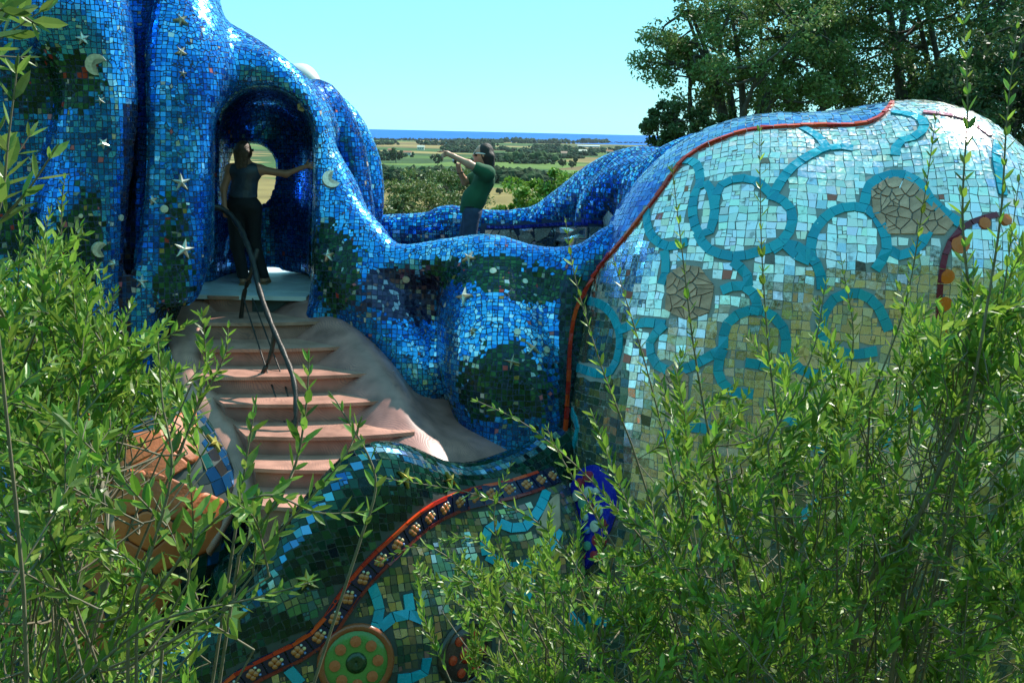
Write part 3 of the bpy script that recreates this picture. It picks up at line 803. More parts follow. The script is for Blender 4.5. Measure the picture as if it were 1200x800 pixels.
def medallion(cx, cy, r, rim, body, mid, pet, npet=8):
    h = cast(NT, cx, cy)
    if h is None: return
    p, n = h; x, y, z = frame(n)
    def ringm(name, r0, r1, hh, tn, parent, k=28, lift=.0):
        vv = [p+x*(q*math.cos(a))+y*(q*math.sin(a))+z*(lift+e) for q, e in ((r1, -.08), (r1, hh*.6), ((r0+r1)/2, hh), (r0, hh*.6)) for a in np.linspace(0, 6.2832, k, False)]
        fs = [(i*k+j, (i)*k+(j+1) % k, (i+1)*k+(j+1) % k, (i+1)*k+j) for i in range(3) for j in range(k)]
        if r0 < .002: fs = fs[:]
        return mesh_obj(name, vv, fs, M_GLAZE, parent, smooth=True, tint=tn)
    g = ringm('medallion', .001, r, .03, body, gwall)
    ringm('rim', r*.84, r*1.02, .04, rim, g); ringm('boss', .001, r*.28, .05, mid, g)
    for i in range(npet):
        a = 6.2832*i/npet; cx_, cy_ = r*.57*math.cos(a), r*.57*math.sin(a)
        k = 10; vv = [p+x*(cx_+r*.15*math.cos(t))+y*(cy_+r*.15*math.sin(t))+z*.02 for t in np.linspace(0, 6.2832, k, False)]
        vv += [q+z*.02-(q-p)*.0 for q in vv]; vv = vv+[p+x*cx_+y*cy_+z*.048]
        mesh_obj('petal', vv, [(j, (j+1) % k, k+(j+1) % k, k+j) for j in range(k)]+[(k+j, k+(j+1) % k, 2*k) for j in range(k)], M_GLAZE, g, tint=pet)
    npts.extend([p+x*(q*math.cos(a))+y*(q*math.sin(a)) for q in np.arange(.02, r*1.05, .04) for a in np.linspace(0, 6.28, 22)])
medallion(417, 775, .30, (.30, .08, .03, 0), (.10, .24, .05, 0), (.02, .05, .02, 0), (.5, .13, .05, 0))
medallion(545, 765, .28, (.05, .04, .03, 0), (.06, .03, .03, 0), (.5, .03, .02, 0), (.55, .05, .02, 0), 6)
# cobalt plaque with many round dots, and clay patches
h = cast(NT, 690, 606)
tr = T_D if cast([T_D], 690, 606) is not None and np.linalg.norm(cast([T_D], 690, 606)[0]-h[0]) < .02 else T_N
rt = dome if tr is T_D else gwall
pq = relief(rt, [tr], 690, 606, [(.30*math.cos(a)*(1+.12*math.sin(3*a)), .52*math.sin(a)*(1+.05*math.cos(2*a))) for a in np.linspace(0, 6.2832, 30, False)], M_GLAZE, 'dotted_plaque', .03, .03, tint=(.012, .02, .42, .1), lift=.02)
for i in range(26):
    a, q = i*2.4, math.sqrt((i+.5)/26)
    x, y = 690+26*q*math.cos(a), 606+52*q*math.sin(a)
    relief(rt, [tr], x, y, disc(.03+.035*random.random(), 10), M_GLAZE, 'dot', .09, .008, tint=random.choice([(.45, .55, .45, 0), (.12, .35, .25, 0), (.4, .04, .06, 0), (.6, .6, .5, 0), (.1, .25, .6, 0), (.25, .03, .05, 0)]), parent=pq and rt)
for x, y, r, q in ((474, 560, .09, .3), (360, 678, .09, .35), (275, 723, .13, .45), (526, 563, .08, .2), (250, 520, .1, .35)):
    relief(gwall, [T_N, T_E], x, y, star(r, 5, q), mat('gold_star', (.42, .34, .07), .3, metal=.4), 'star_ornament', .02, .02, rot=random.uniform(0, 6), lift=.008)
covn = []
for poly, k in ((z7((765, 350), (840, 335), (835, 380), (800, 435), (775, 400)), 1), (z7((850, 245), (885, 170), (910, 150), (915, 240), (880, 265)), 1)):
    _, cv = slabs(gwall, [T_N], poly, k, mat('clay_patch', (.46, .30, .20), .6, noise=.2, nscale=7), 'clay_patch', 2, 1, .018); covn += cv
lay(gwall, N_V, N_F, green_zone, M_GREEN, G_DARK, drop=lambda c: near_any(c, npts, .055) | near_any(c, covn, .04), seed=8, ymax=800)

# --- terracotta wall
cove = []
for poly, k in (([(60, 560), (110, 545), (180, 552), (262, 585), (255, 640), (190, 668), (120, 700), (62, 660)], 11), ([(150, 470), (200, 452), (228, 478), (232, 540), (190, 566), (140, 552)], 5), ([(20, 640), (60, 662), (120, 705), (130, 760), (60, 790), (-10, 740)], 5), ([(40, 500), (90, 480), (130, 500), (130, 540), (60, 552)], 3), ([(130, 705), (190, 672), (240, 680), (220, 740), (140, 765)], 4)):
    _, cv = slabs(terra, [T_E], poly, k, M_TERRA, 'terracotta_slab', 1.2, 1, .03, relax=1); cove += cv
lay(terra, E_V, E_F, terra_zone, M_GREEN, G_DARK, drop=lambda c: near_any(c, cove, .05), seed=9, ymax=800)
print('mosaic', round(time.time()-T0, 1))
# ================================================================== terrace, passage floor, stair
def lines_mat(name, base, line, scale, rough=.4):
    """glazed clay drawn over with fine wandering lines"""
    mt = bpy.data.materials.new(name); mt.use_nodes = True; n = mt.node_tree.nodes; l = mt.node_tree.links; b = n['Principled BSDF']
    g = n.new('ShaderNodeNewGeometry'); ns = n.new('ShaderNodeTexNoise'); ns.inputs['Scale'].default_value = 1.6; ns.inputs['Detail'].default_value = 2
    l.new(g.outputs['Position'], ns.inputs['Vector'])
    ad = n.new('ShaderNodeMixRGB'); ad.blend_type = 'ADD'; ad.inputs[0].default_value = .55
    l.new(g.outputs['Position'], ad.inputs[1]); l.new(ns.outputs['Color'], ad.inputs[2])
    wv = n.new('ShaderNodeTexWave'); wv.inputs['Scale'].default_value = scale; wv.inputs['Distortion'].default_value = 3.5; wv.inputs['Detail'].default_value = 2; wv.inputs['Detail Scale'].default_value = 1.2
    wv.bands_direction = 'DIAGONAL'
    l.new(ad.outputs[0], wv.inputs['Vector'])
    cr = n.new('ShaderNodeValToRGB'); cr.color_ramp.elements[0].position = .10; cr.color_ramp.elements[1].position = .34
    cr.color_ramp.elements[0].color = (*line, 1); cr.color_ramp.elements[1].color = (*base, 1)
    l.new(wv.outputs['Fac'], cr.inputs[0])
    n2 = n.new('ShaderNodeTexNoise'); n2.inputs['Scale'].default_value = 5; n2.inputs['Detail'].default_value = 5
    l.new(g.outputs['Position'], n2.inputs['Vector'])
    mp = n.new('ShaderNodeMapRange'); mp.inputs[1].default_value = .3; mp.inputs[2].default_value = .7; mp.inputs[3].default_value = .62; mp.inputs[4].default_value = 1.25
    l.new(n2.outputs['Fac'], mp.inputs[0])
    mx = n.new('ShaderNodeMixRGB'); mx.blend_type = 'MULTIPLY'; mx.inputs[0].default_value = 1
    l.new(cr.outputs[0], mx.inputs[1]); l.new(mp.outputs[0], mx.inputs[2]); l.new(mx.outputs[0], b.inputs['Base Color'])
    b.inputs['Roughness'].default_value = rough
    bp = n.new('ShaderNodeBump'); bp.inputs['Strength'].default_value = .08; bp.inputs['Distance'].default_value = .006
    l.new(wv.outputs['Fac'], bp.inputs['Height']); l.new(bp.outputs[0], b.inputs['Normal'])
    return mt
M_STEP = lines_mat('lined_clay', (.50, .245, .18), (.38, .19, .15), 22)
M_RISER = lines_mat('lined_clay_riser_shaded', (.40, .19, .15), (.27, .14, .125), 22)  # darker copy of the tread clay, the risers' shade put into its colour
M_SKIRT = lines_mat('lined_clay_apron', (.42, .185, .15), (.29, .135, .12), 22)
M_FLOOR = mat('pale_floor_slab', (.62, .68, .70), .35, noise=.15, nscale=4)
M_CEM = mat('terrace_cement', (.16, .13, .11), .8, noise=.25, nscale=3)

def prism(poly, z0, z1):
    k = len(poly); v = [(x, y, z1) for x, y in poly]+[(x, y, z0) for x, y in poly]
    return v, [tuple(range(k)), tuple(range(2*k-1, k-1, -1))]+[(i, k+i, k+(i+1) % k, (i+1) % k) for i in range(k)]
def orient(v, f):
    bm = bmesh.new(); vs_ = [bm.verts.new(x) for x in v]
    for q in f: bm.faces.new([vs_[i] for i in q])
    bmesh.ops.recalc_face_normals(bm, faces=bm.faces); bm.verts.index_update()
    return [tuple(x.co) for x in bm.verts], [tuple(x.index for x in q.verts) for q in bm.faces]
# terrace slab behind the front parapet
v, f = orient(*prism([(-1.9, 11.15), (.7, 10.9), (1.5, 11.1), (1.5, 13.0), (-1.9, 13.0)], -.22, -.004))
tag(mesh_obj('terrace_floor', v, f, M_CEM), kind='structure')
# passage floor: pale slabs laid crosswise
fl = tag(mesh_obj('passage_floor', *orient(*prism([(-3.6, 11.05), (-2.3, 11.05), (-2.2, 13.4), (-3.7, 13.4)], -.6, -.03)), G_DARK), kind='structure')
for i, (y0, y1) in enumerate(((10.98, 11.30), (11.315, 11.62), (11.635, 11.95), (11.965, 12.3), (12.315, 12.7), (12.715, 13.3))):
    v, f = prism([(-3.62, y0), (-2.25, y0+.02), (-2.25, y1+.02), (-3.62, y1)], -.05, random.uniform(-.004, .004))
    mesh_obj('floor_slab', *orient(v, f), M_FLOOR, fl)

stair = thing('staircase', 'stair of lined clay steps climbing to the blue archway', 'staircase', (-2.0, 9.4, GROUND_Z))
ST = [(345, 244, 356), (376, 242, 406), (406, 234, 440), (438, 232, 462), (470, 262, 476), (508, 288, 486), (546, 298, 488), (590, 306, 480)]
edges = []
for i, (y, l, r) in enumerate(ST):
    z = -.18*i-.01
    pl = at_z(np.array(float(l)), np.array(y+(r-l)*.012), z); pr = at_z(np.array(float(r)), np.array(float(y)-(r-l)*.012), z)
    edges.append((pl, pr, z))
def front_edge(pl, pr, bulge=.10, k=9):
    o = []
    for t in np.linspace(0, 1, k):
        p = pl+(pr-pl)*t; d = np.array((pr[1]-pl[1], -(pr[0]-pl[0]))); d = d/np.linalg.norm(d)
        if d[1] > 0: d = -d
        o.append((p[0]+d[0]*bulge*4*t*(1-t), p[1]+d[1]*bulge*4*t*(1-t)))
    return o
for i, (pl, pr, z) in enumerate(edges):
    fe = front_edge(pl, pr)
    if i == 0: bk = [(-2.3, 11.12), (-3.5, 11.12)]
    else: bk = [(edges[i-1][1][0]+.05, edges[i-1][1][1]+.2), (edges[i-1][0][0]-.05, edges[i-1][0][1]+.2)]
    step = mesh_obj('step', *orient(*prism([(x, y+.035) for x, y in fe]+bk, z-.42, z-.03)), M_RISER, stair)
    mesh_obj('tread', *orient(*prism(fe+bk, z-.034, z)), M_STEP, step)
# skirt that swells from the stair into the front wall
SK = [[(310, 375, 11.0), (352, 350, 11.1), (378, 352, 11.15), (410, 345, 11.3)],
      [(345, 425, 10.3), (404, 388, 10.4), (425, 388, 10.8), (450, 380, 11.1)],
      [(370, 465, 9.8), (440, 426, 9.95), (466, 430, 10.5), (505, 425, 10.9)],
      [(395, 505, 9.35), (466, 464, 9.5), (488, 466, 10.2), (530, 458, 10.6)],
      [(405, 540, 8.95), (482, 502, 9.15), (524, 497, 9.8), (575, 478, 10.4)],
      [(405, 580, 8.6), (492, 534, 8.85), (558, 516, 9.5), (620, 500, 10.1)],
      [(400, 620, 8.3), (492, 570, 8.55), (580, 540, 9.25), (660, 525, 9.9)],
      [(395, 670, 8.0), (470, 620, 8.25), (590, 580, 9.0), (680, 555, 9.7)]]
g = np.array([[A(*q) for q in row] for row in SK])
g = np.stack([spline(g[:, j], 5) for j in range(4)], 1); g = np.stack([spline(g[i], 6) for i in range(len(g))], 0)
nu, nv = g.shape[:2]; idx = np.arange(nu*nv).reshape(nu, nv)
fq = np.stack([idx[:-1, :-1], idx[:-1, 1:], idx[1:, 1:], idx[1:, :-1]], -1).reshape(-1, 4)
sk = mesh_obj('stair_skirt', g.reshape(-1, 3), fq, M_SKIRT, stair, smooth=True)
md = sk.modifiers.new('thick', 'SOLIDIFY'); md.thickness = .06; md.offset = 0
# left cheek of the stair
LC = [[(205, 352, 10.95), (248, 350, 11.2), (256, 356, 11.25)], [(196, 392, 10.5), (228, 380, 10.6), (258, 392, 10.75)], [(205, 425, 9.95), (224, 412, 10.05), (256, 425, 10.25)],
      [(205, 470, 9.5), (226, 446, 9.6), (262, 455, 9.8)], [(215, 520, 9.05), (252, 486, 9.25), (285, 492, 9.4)], [(225, 580, 8.6), (275, 530, 8.85), (305, 535, 9.0)], [(245, 650, 8.1), (285, 585, 8.4), (312, 590, 8.5)]]
g = np.array([[A(*q) for q in row] for row in LC]); g = np.stack([spline(g[:, j], 4) for j in range(3)], 1); g = np.stack([spline(g[i], 5) for i in range(len(g))], 0)
nu, nv = g.shape[:2]; idx = np.arange(nu*nv).reshape(nu, nv)
fq = np.stack([idx[:-1, :-1], idx[:-1, 1:], idx[1:, 1:], idx[1:, :-1]], -1).reshape(-1, 4)
ck = mesh_obj('stair_cheek', g.reshape(-1, 3), fq, M_STEP, stair, smooth=True)
md = ck.modifiers.new('thick', 'SOLIDIFY'); md.thickness = .06; md.offset = 0

def tube_data(paths, sides=6):
    """paths: list of (points Nx3, radii N) -> verts, quads"""
    Vv, Ff, o = [], [], 0
    ang = np.arange(sides)*2*math.pi/sides
    for p, r in paths:
        p = np.asarray(p, float); r = np.broadcast_to(np.asarray(r, float), (len(p),))
        t = np.gradient(p, axis=0); t /= np.maximum(np.linalg.norm(t, axis=1), 1e-9)[:, None]
        up = np.where(np.abs(t[:, 2:3]) > .9, np.array([[1.0, 0, 0]]), np.array([[0, 0, 1.0]]))
        u = np.cross(t, up); u /= np.maximum(np.linalg.norm(u, axis=1), 1e-9)[:, None]; w_ = np.cross(t, u)
        ringv = p[:, None]+r[:, None, None]*(u[:, None]*np.cos(ang)[None, :, None]+w_[:, None]*np.sin(ang)[None, :, None])
        n = len(p); Vv.append(ringv.reshape(-1, 3))
        i, j = np.meshgrid(np.arange(n-1), np.arange(sides), indexing='ij')
        a = o+i*sides+j; b = o+i*sides+(j+1) % sides
        Ff.append(np.stack([a, b, b+sides, a+sides], -1).reshape(-1, 4)); o += n*sides
    return np.concatenate(Vv), np.concatenate(Ff)
M_IRON = mat('weathered_iron', (.05, .043, .038), .45, metal=.6, noise=.3, nscale=20, bump=.3, bscale=60)
def rail(lab, paths, rads, group='iron stair rails'):
    root = thing('handrail', lab, 'handrail', tuple(A(*paths[0][-1])), group)
    for k, (pth, rd) in enumerate(zip(paths, rads)):
        p = spline(np.array([A(*q) for q in pth]), 6)
        r = np.linspace(rd[0], rd[1], len(p))*(1+.12*np.sin(np.arange(len(p))*1.7))
        mesh_obj('rail_bar' if k == 0 else 'rail_post', *tube_data([(p, r)], 8), M_IRON, root, smooth=True)
rail('thick gnarled iron handrail curving down the stair from behind the woman', [[(240, 240, 11.0), (262, 246, 11.05), (278, 262, 10.95), (288, 282, 10.75), (297, 308, 10.5), (304, 340, 10.2), (318, 380, 9.8), (332, 412, 9.5), (344, 445, 9.25), (347, 485, 9.05), (341, 528, 8.95)],
      [(302, 292, 10.62), (294, 320, 10.55), (286, 345, 10.6), (281, 386, 10.7)], [(322, 392, 9.72), (316, 420, 9.7), (303, 448, 9.72), (297, 482, 9.7)]], [(.034, .024), (.026, .022), (.024, .02)])
rail('thin straight iron rail strung between the steps', [[(284, 345, 10.6), (300, 395, 10.1), (318, 450, 9.6), (338, 508, 9.15)], [(296, 350, 10.6), (315, 400, 10.1), (335, 455, 9.6), (344, 500, 9.2)]], [(.008, .008), (.008, .008)])
# ================================================================== land, sea and far things
def gauss(x, a, b): return np.exp(-((x-a)/b)**2)
def land_z(x, y):
    x = np.asarray(x, float); y = np.asarray(y, float)
    near = np.interp(y, [-120, -45, -22, -9, -3, 0, 1.2, 2.5, 4.5, 7, 15, 20], [40, 22, 10, 2.2, .4, .15, -.2, -1.3, -2.7, GROUND_Z, GROUND_Z, -4.2])  # steep rise behind the viewpoint is unseen, added for the mirrors to reflect
    r = np.sqrt(x*x*.5+np.maximum(y-20, 0)**2)
    far = np.interp(r, [0, 40, 120, 300, 420], [0, 3.5, 13, 24.0, 25.8])
    return near-far*np.clip((y+10)/30, 0, 1)
rad = np.concatenate([[0], np.geomspace(.6, 30, 40), np.geomspace(33, 3350, 60)])
az = np.linspace(0, 2*math.pi, 145)[:-1]
gx = rad[:, None]*np.sin(az); gy = rad[:, None]*np.cos(az)
gz = land_z(gx, gy); gz += .06*np.sin(gx*1.7)*np.cos(gy*1.3)*(rad[:, None] > 2)*(rad[:, None] < 300)
nu, nv = gx.shape; idx = np.arange(nu*nv).reshape(nu, nv); nxt = np.roll(idx, -1, 1)
fq = np.stack([idx[:-1], nxt[:-1], nxt[1:], idx[1:]], -1).reshape(-1, 4)[:, ::-1]
def ground_mat():
    mt = bpy.data.materials.new('farmland'); mt.use_nodes = True; n = mt.node_tree.nodes; l = mt.node_tree.links; b = n['Principled BSDF']
    b.inputs['Roughness'].default_value = .95; b.inputs['Specular IOR Level'].default_value = .1
    g = n.new('ShaderNodeNewGeometry')
    mp = n.new('ShaderNodeMapping'); mp.inputs['Scale'].default_value = (.0042, .0062, 0); mp.inputs['Rotation'].default_value = (0, 0, R(12))
    l.new(g.outputs['Position'], mp.inputs[0])
    vo = n.new('ShaderNodeTexVoronoi'); vo.distance = 'CHEBYCHEV'; vo.inputs['Scale'].default_value = 1; vo.inputs['Randomness'].default_value = .85
    l.new(mp.outputs[0], vo.inputs['Vector'])
    sp = n.new('ShaderNodeSeparateColor'); l.new(vo.outputs['Color'], sp.inputs[0])
    cr = n.new('ShaderNodeValToRGB'); cr.color_ramp.interpolation = 'CONSTANT'
    cols = [(0, (.22, .165, .06)), (.16, (.075, .13, .03)), (.30, (.27, .205, .08)), (.42, (.05, .10, .028)), (.55, (.15, .105, .05)), (.66, (.115, .175, .04)), (.78, (.20, .14, .055)), (.88, (.045, .08, .025))]
    for i, (p, c) in enumerate(cols):
        e = cr.color_ramp.elements[i] if i < 2 else cr.color_ramp.elements.new(p)
        e.position = p; e.color = (*c, 1)
    l.new(sp.outputs[0], cr.inputs[0])
    ns = n.new('ShaderNodeTexNoise'); ns.inputs['Scale'].default_value = .03; ns.inputs['Detail'].default_value = 8; l.new(g.outputs['Position'], ns.inputs['Vector'])
    m2 = n.new('ShaderNodeMapRange'); m2.inputs[1].default_value = .3; m2.inputs[2].default_value = .7; m2.inputs[3].default_value = .7; m2.inputs[4].default_value = 1.25
    l.new(ns.outputs['Fac'], m2.inputs[0])
    mx = n.new('ShaderNodeMixRGB'); mx.blend_type = 'MULTIPLY'; mx.inputs[0].default_value = 1; l.new(cr.outputs[0], mx.inputs[1]); l.new(m2.outputs[0], mx.inputs[2])
    # the hill itself: grass and soil, made dark green for the mirrors to reflect
    n3 = n.new('ShaderNodeTexNoise'); n3.inputs['Scale'].default_value = 1.3; n3.inputs['Detail'].default_value = 9; l.new(g.outputs['Position'], n3.inputs['Vector'])
    c3 = n.new('ShaderNodeValToRGB'); c3.color_ramp.elements[0].color = (.03, .06, .02, 1); c3.color_ramp.elements[1].color = (.10, .115, .04, 1)
    c3.color_ramp.elements[0].position = .38; c3.color_ramp.elements[1].position = .62; l.new(n3.outputs['Fac'], c3.inputs[0])
    sx = n.new('ShaderNodeSeparateXYZ'); l.new(g.outputs['Position'], sx.inputs[0])
    m4 = n.new('ShaderNodeMapRange'); m4.inputs[1].default_value = -27; m4.inputs[2].default_value = -20; l.new(sx.outputs['Z'], m4.inputs[0])
    mm = n.new('ShaderNodeMixRGB'); l.new(m4.outputs[0], mm.inputs[0]); l.new(mx.outputs[0], mm.inputs[1]); l.new(c3.outputs[0], mm.inputs[2])
    l.new(mm.outputs[0], b.inputs['Base Color'])
    return mt
tag(mesh_obj('ground', np.stack([gx, gy, gz], -1).reshape(-1, 3), fq, ground_mat(), smooth=True), kind='structure')
PLAIN = -30.0
# sea
sx = np.concatenate([[-60000, -20000, -9000], np.linspace(-4000, 4000, 9), [9000, 20000, 60000]]); sy = np.array([-3000, 0, 2500, 3300, 4500, 7000, 12000, 25000, 60000, 100000])
X, Yg = np.meshgrid(sx, sy, indexing='ij'); idx = np.arange(X.size).reshape(X.shape)
fq = np.stack([idx[:-1, :-1], idx[1:, :-1], idx[1:, 1:], idx[:-1, 1:]], -1).reshape(-1, 4)
msea = mat('sea_water', (.002, .11, .44), .5, spec=.03, noise=.10, nscale=.0012)
tag(mesh_obj('sea', np.stack([X, Yg, np.full(X.shape, PLAIN-.4)], -1).reshape(-1, 3), fq, msea), kind='structure')

# leaf helpers -------------------------------------------------------------
LEAF_V = np.array([(0, 0, 0), (.36, 0, -.03), (.70, 0, -.02), (1, 0, .02), (.33, .16, .03), (.72, .13, .035), (.33, -.16, .03), (.72, -.13, .035)])
LEAF_F = [(0, 1, 4), (0, 6, 1), (1, 2, 5, 4), (1, 6, 7, 2), (2, 3, 5), (2, 7, 3)]
LEAF_T = np.array([(0, 1, 4), (0, 6, 1), (1, 2, 5), (1, 5, 4), (1, 6, 7), (1, 7, 2), (2, 3, 5), (2, 7, 3)])
def leaf_mat(name, rough=.38, trans=.35, spec=.5):
    return mat(name, rough=rough, tinted=True, trans=trans, spec=spec)
def leaf_cloud(P, D, U, L, W):
    """vertices of N leaves: base P, direction D, face-up U, length L, width factor W"""
    D = D/np.linalg.norm(D, axis=1)[:, None]
    S = np.cross(U, D); S /= np.maximum(np.linalg.norm(S, axis=1), 1e-6)[:, None]; Z = np.cross(D, S)
    return P[:, None]+L[:, None, None]*(LEAF_V[None, :, :1]*D[:, None]+(LEAF_V[None, :, 1:2]*W[:, None, None])*S[:, None]+LEAF_V[None, :, 2:]*Z[:, None])
def quad_cloud(P, N_, size, rng):
    k = len(P); t = rng.normal(size=(k, 3)); u = np.cross(N_, t); u /= np.linalg.norm(u, axis=1)[:, None]; v = np.cross(N_, u); v /= np.linalg.norm(v, axis=1)[:, None]
    s = size[:, None]
    return np.stack([P-u*s, P+v*s*.45, P+u*s, P-v*s*.45], 1)
def greens(k, rng, base, var=.35, yel=.08):
    t = np.array(base)[None]*rng.uniform(1-var, 1+var, (k, 1))*rng.uniform(.88, 1.12, (k, 3))
    y = rng.random(k) < yel; t[y] = t[y]*np.array((1.5, 1.25, 1.6))
    return np.concatenate([t, np.ones((k, 1))], 1)
M_CROWN = leaf_mat('tree_leaf', .5, .28, .3)
M_BARK = mat('bark', (.09, .075, .06), .9, noise=.35, nscale=9, bump=.6, bscale=25)
def tree(name, label, cat, base, top, crown, nclus, perclus, leaf, col, rng, group=None, spread=.55, trunk_r=.16, limbs=9, flat=1.0, keepfn=None):
    """crown: (centre, radii). limbs run from the trunk to leaf clumps"""
    base = np.asarray(base, float); root = thing(name, label, cat, tuple(base), group)
    cc, cr_ = np.asarray(crown[0], float), np.asarray(crown[1], float)
    d = rng.normal(size=(nclus, 3)); d /= np.linalg.norm(d, axis=1)[:, None]
    pts = cc+d*cr_*(rng.uniform(.25, 1, nclus)**.45)[:, None]
    pts += rng.normal(0, .12, pts.shape)*cr_
    fork = base+(np.asarray(top)-base)*.55
    paths = [(spline(np.array([base, base+(fork-base)*.5+rng.normal(0, trunk_r*.5, 3), fork]), 5), None)]
    paths[0] = (paths[0][0], np.linspace(trunk_r, trunk_r*.7, len(paths[0][0])))
    hubs = []
    for i in range(limbs):
        e = pts[rng.integers(nclus)]; mid = fork+(e-fork)*.5+rng.normal(0, .1, 3)*cr_+np.array((0, 0, .15*cr_[2]))
        p = spline(np.array([fork-(fork-base)*.1, mid, e]), 6); paths.append((p, np.linspace(trunk_r*.55, trunk_r*.1, len(p)))); hubs.append(p)
    H = np.concatenate(hubs)
    for e in pts:
        h = H[np.argmin(np.linalg.norm(H-e, axis=1)+rng.uniform(0, .3, len(H))*cr_.mean())]
        p = spline(np.array([h, (h+e)/2+rng.normal(0, .06, 3)*cr_, e]), 3); paths.append((p, np.linspace(trunk_r*.16, trunk_r*.04, len(p))))
    mesh_obj('trunk', *tube_data(paths, 5), M_BARK, root, smooth=True)
    k = nclus*perclus
    off = rng.normal(size=(k, 3)); off *= (rng.uniform(0, 1, k)**.5/np.linalg.norm(off, axis=1))[:, None]
    cs = np.repeat(rng.uniform(.6, 1.3, nclus), perclus)
    P = np.repeat(pts, perclus, 0)+off*(cr_.mean()*spread*.5*cs)[:, None]*np.array((1, 1, .75*flat))
    if keepfn is not None: P = P[keepfn(P)]; k = len(P)
    Nn = rng.normal(size=(k, 3))+np.array((0, 0, .6)); Nn /= np.linalg.norm(Nn, axis=1)[:, None]
    q = quad_cloud(P, Nn, leaf*rng.uniform(.6, 1.3, k), rng)
    mesh_obj('crown', q.reshape(-1, 3), np.arange(4*k).reshape(-1, 4), M_CROWN, root, tint=greens(k, rng, col))
    return root
rg = np.random.default_rng(21)
def gpt(px, py, Y):
    p = A(px, py, Y); return np.array((p[0], p[1], float(land_z(p[0], p[1]))))
# evergreen trees behind the dome
def tall(px, py, Y, rx, ry, rz, **kw):
    c = A(px, py, Y); b = np.array((c[0]+.2, c[1], float(land_z(c[0], c[1]))-.1)); return dict(base=b, top=c, crown=(c, (rx, ry, rz)), **kw)
tree('oak_tree', 'open-crowned evergreen tree with bare forked limbs showing behind the dome top', 'tree', nclus=150, perclus=300, leaf=.044, col=(.16, .24, .07), rng=rg, spread=.38, trunk_r=.22, limbs=16, **tall(885, 52, 21, 2.15, 2.0, 1.75))
tree('oak_tree', 'dense dark evergreen tree filling the sky behind the right end of the dome', 'tree', nclus=240, perclus=300, leaf=.048, col=(.115, .19, .055), rng=rg, spread=.42, trunk_r=.26, limbs=14, **tall(1110, 20, 22, 2.9, 2.2, 2.6))
tree('oak_tree', 'small dark evergreen tree low against the sea beside the dome', 'tree', nclus=44, perclus=240, leaf=.042, col=(.08, .125, .04), rng=rg, spread=.4, trunk_r=.12, limbs=7, **tall(800, 150, 20, .85, .9, .45))
tree('oak_tree', 'dark evergreen tree beyond the frame-side shoulder of the dome', 'tree', nclus=100, perclus=240, leaf=.048, col=(.06, .105, .035), rng=rg, spread=.5, trunk_r=.2, limbs=9, **tall(1190, 130, 18.5, 1.6, 1.4, 1.6))
for x, y in ((-9, -17), (-3.5, -20), (1.5, -16), (6.5, -19), (12, -15)):  # unseen oaks, added so the dome's lower mirrors reflect dark green
    b = np.array((x, y, float(land_z(x, y)))); c = b+np.array((0, 0, 3.4))
    tree('oak_tree', 'unseen evergreen oak added behind the viewpoint for the mirrors to reflect', 'tree', b, c, (c, (2.6, 2.0, 2.4)), 70, 80, .15, (.06, .10, .035), rg, group='unseen oaks added behind the viewpoint', spread=.6, trunk_r=.18, limbs=7)
# trees on the slope below the terrace
for px, py, Y, rx, rz, col, lab in ((480, 248, 46, 2.0, 1.6, (.13, .17, .05), 'grey-green olive tree with a wide soft crown right beside the blue back columns'), (520, 240, 52, 2.2, 1.9, (.11, .16, .045), 'rounded olive tree below the terrace under the pointing hand'),
        (535, 226, 60, 1.6, 1.2, (.045, .085, .025), 'dark green round tree rising behind the soft olive crowns'), (452, 262, 40, 1.4, 1.2, (.13, .17, .055), 'pale olive tree with its crown cut off by the terrace parapet'),
        (648, 236, 34, 1.35, 1.0, (.15, .27, .035), 'bright yellow-green tree below the terrace behind the parapet lobe'), (612, 252, 36, .9, .6, (.14, .25, .035), 'low bright green bush behind the parapet at the back of the man')):
    b = gpt(px, py, Y); c = A(px, py, Y)
    tree('olive_tree' if col[0] > .1 and col[1] < .2 else 'broadleaf_tree', lab, 'tree', b, c, (c, (rx, rx, rz)), 46, 130, .085, col, rg, spread=.5, trunk_r=.12, limbs=6)
# far tree belts, woods and single trees on the plain
def blob_mass(name, pts, rads, col, rng, **kw):
    ico_v = np.array([(0, 0, 1), (.894, 0, .447), (.276, .851, .447), (-.724, .526, .447), (-.724, -.526, .447), (.276, -.851, .447), (.724, .526, -.447), (-.276, .851, -.447), (-.894, 0, -.447), (-.276, -.851, -.447), (.724, -.526, -.447), (0, 0, -1)])
    ico_f = np.array([(0, 1, 2), (0, 2, 3), (0, 3, 4), (0, 4, 5), (0, 5, 1), (1, 6, 2), (2, 7, 3), (3, 8, 4), (4, 9, 5), (5, 10, 1), (6, 7, 2), (7, 8, 3), (8, 9, 4), (9, 10, 5), (10, 6, 1), (11, 7, 6), (11, 8, 7), (11, 9, 8), (11, 10, 9), (11, 6, 10)])
    k = len(pts); jit = rng.uniform(.65, 1.3, (k, 12, 1))
    v = np.asarray(pts)[:, None]+np.asarray(rads)[:, None, None]*ico_v[None]*jit*np.array((1, 1, .85))
    f_ = (ico_f[None]+12*np.arange(k)[:, None, None]).reshape(-1, 3)
    t = np.repeat(greens(k, rng, col, .4), 20, 0)
    return v.reshape(-1, 3), f_, t
M_FAR = mat('far_foliage', tinted=True, rough=.9, spec=.1)
def belt(x0, y0, x1, y1, n, w_, rmin, rmax, col):
    t = rg.random(n); x = x0+(x1-x0)*t+rg.normal(0, w_, n); y = y0+(y1-y0)*t+rg.normal(0, w_, n)
    r_ = rg.uniform(rmin, rmax, n); z = land_z(x, y)+r_*rg.uniform(.3, 1.5, n)
    return blob_mass('', np.stack([x, y, z], 1), r_, col, rg)
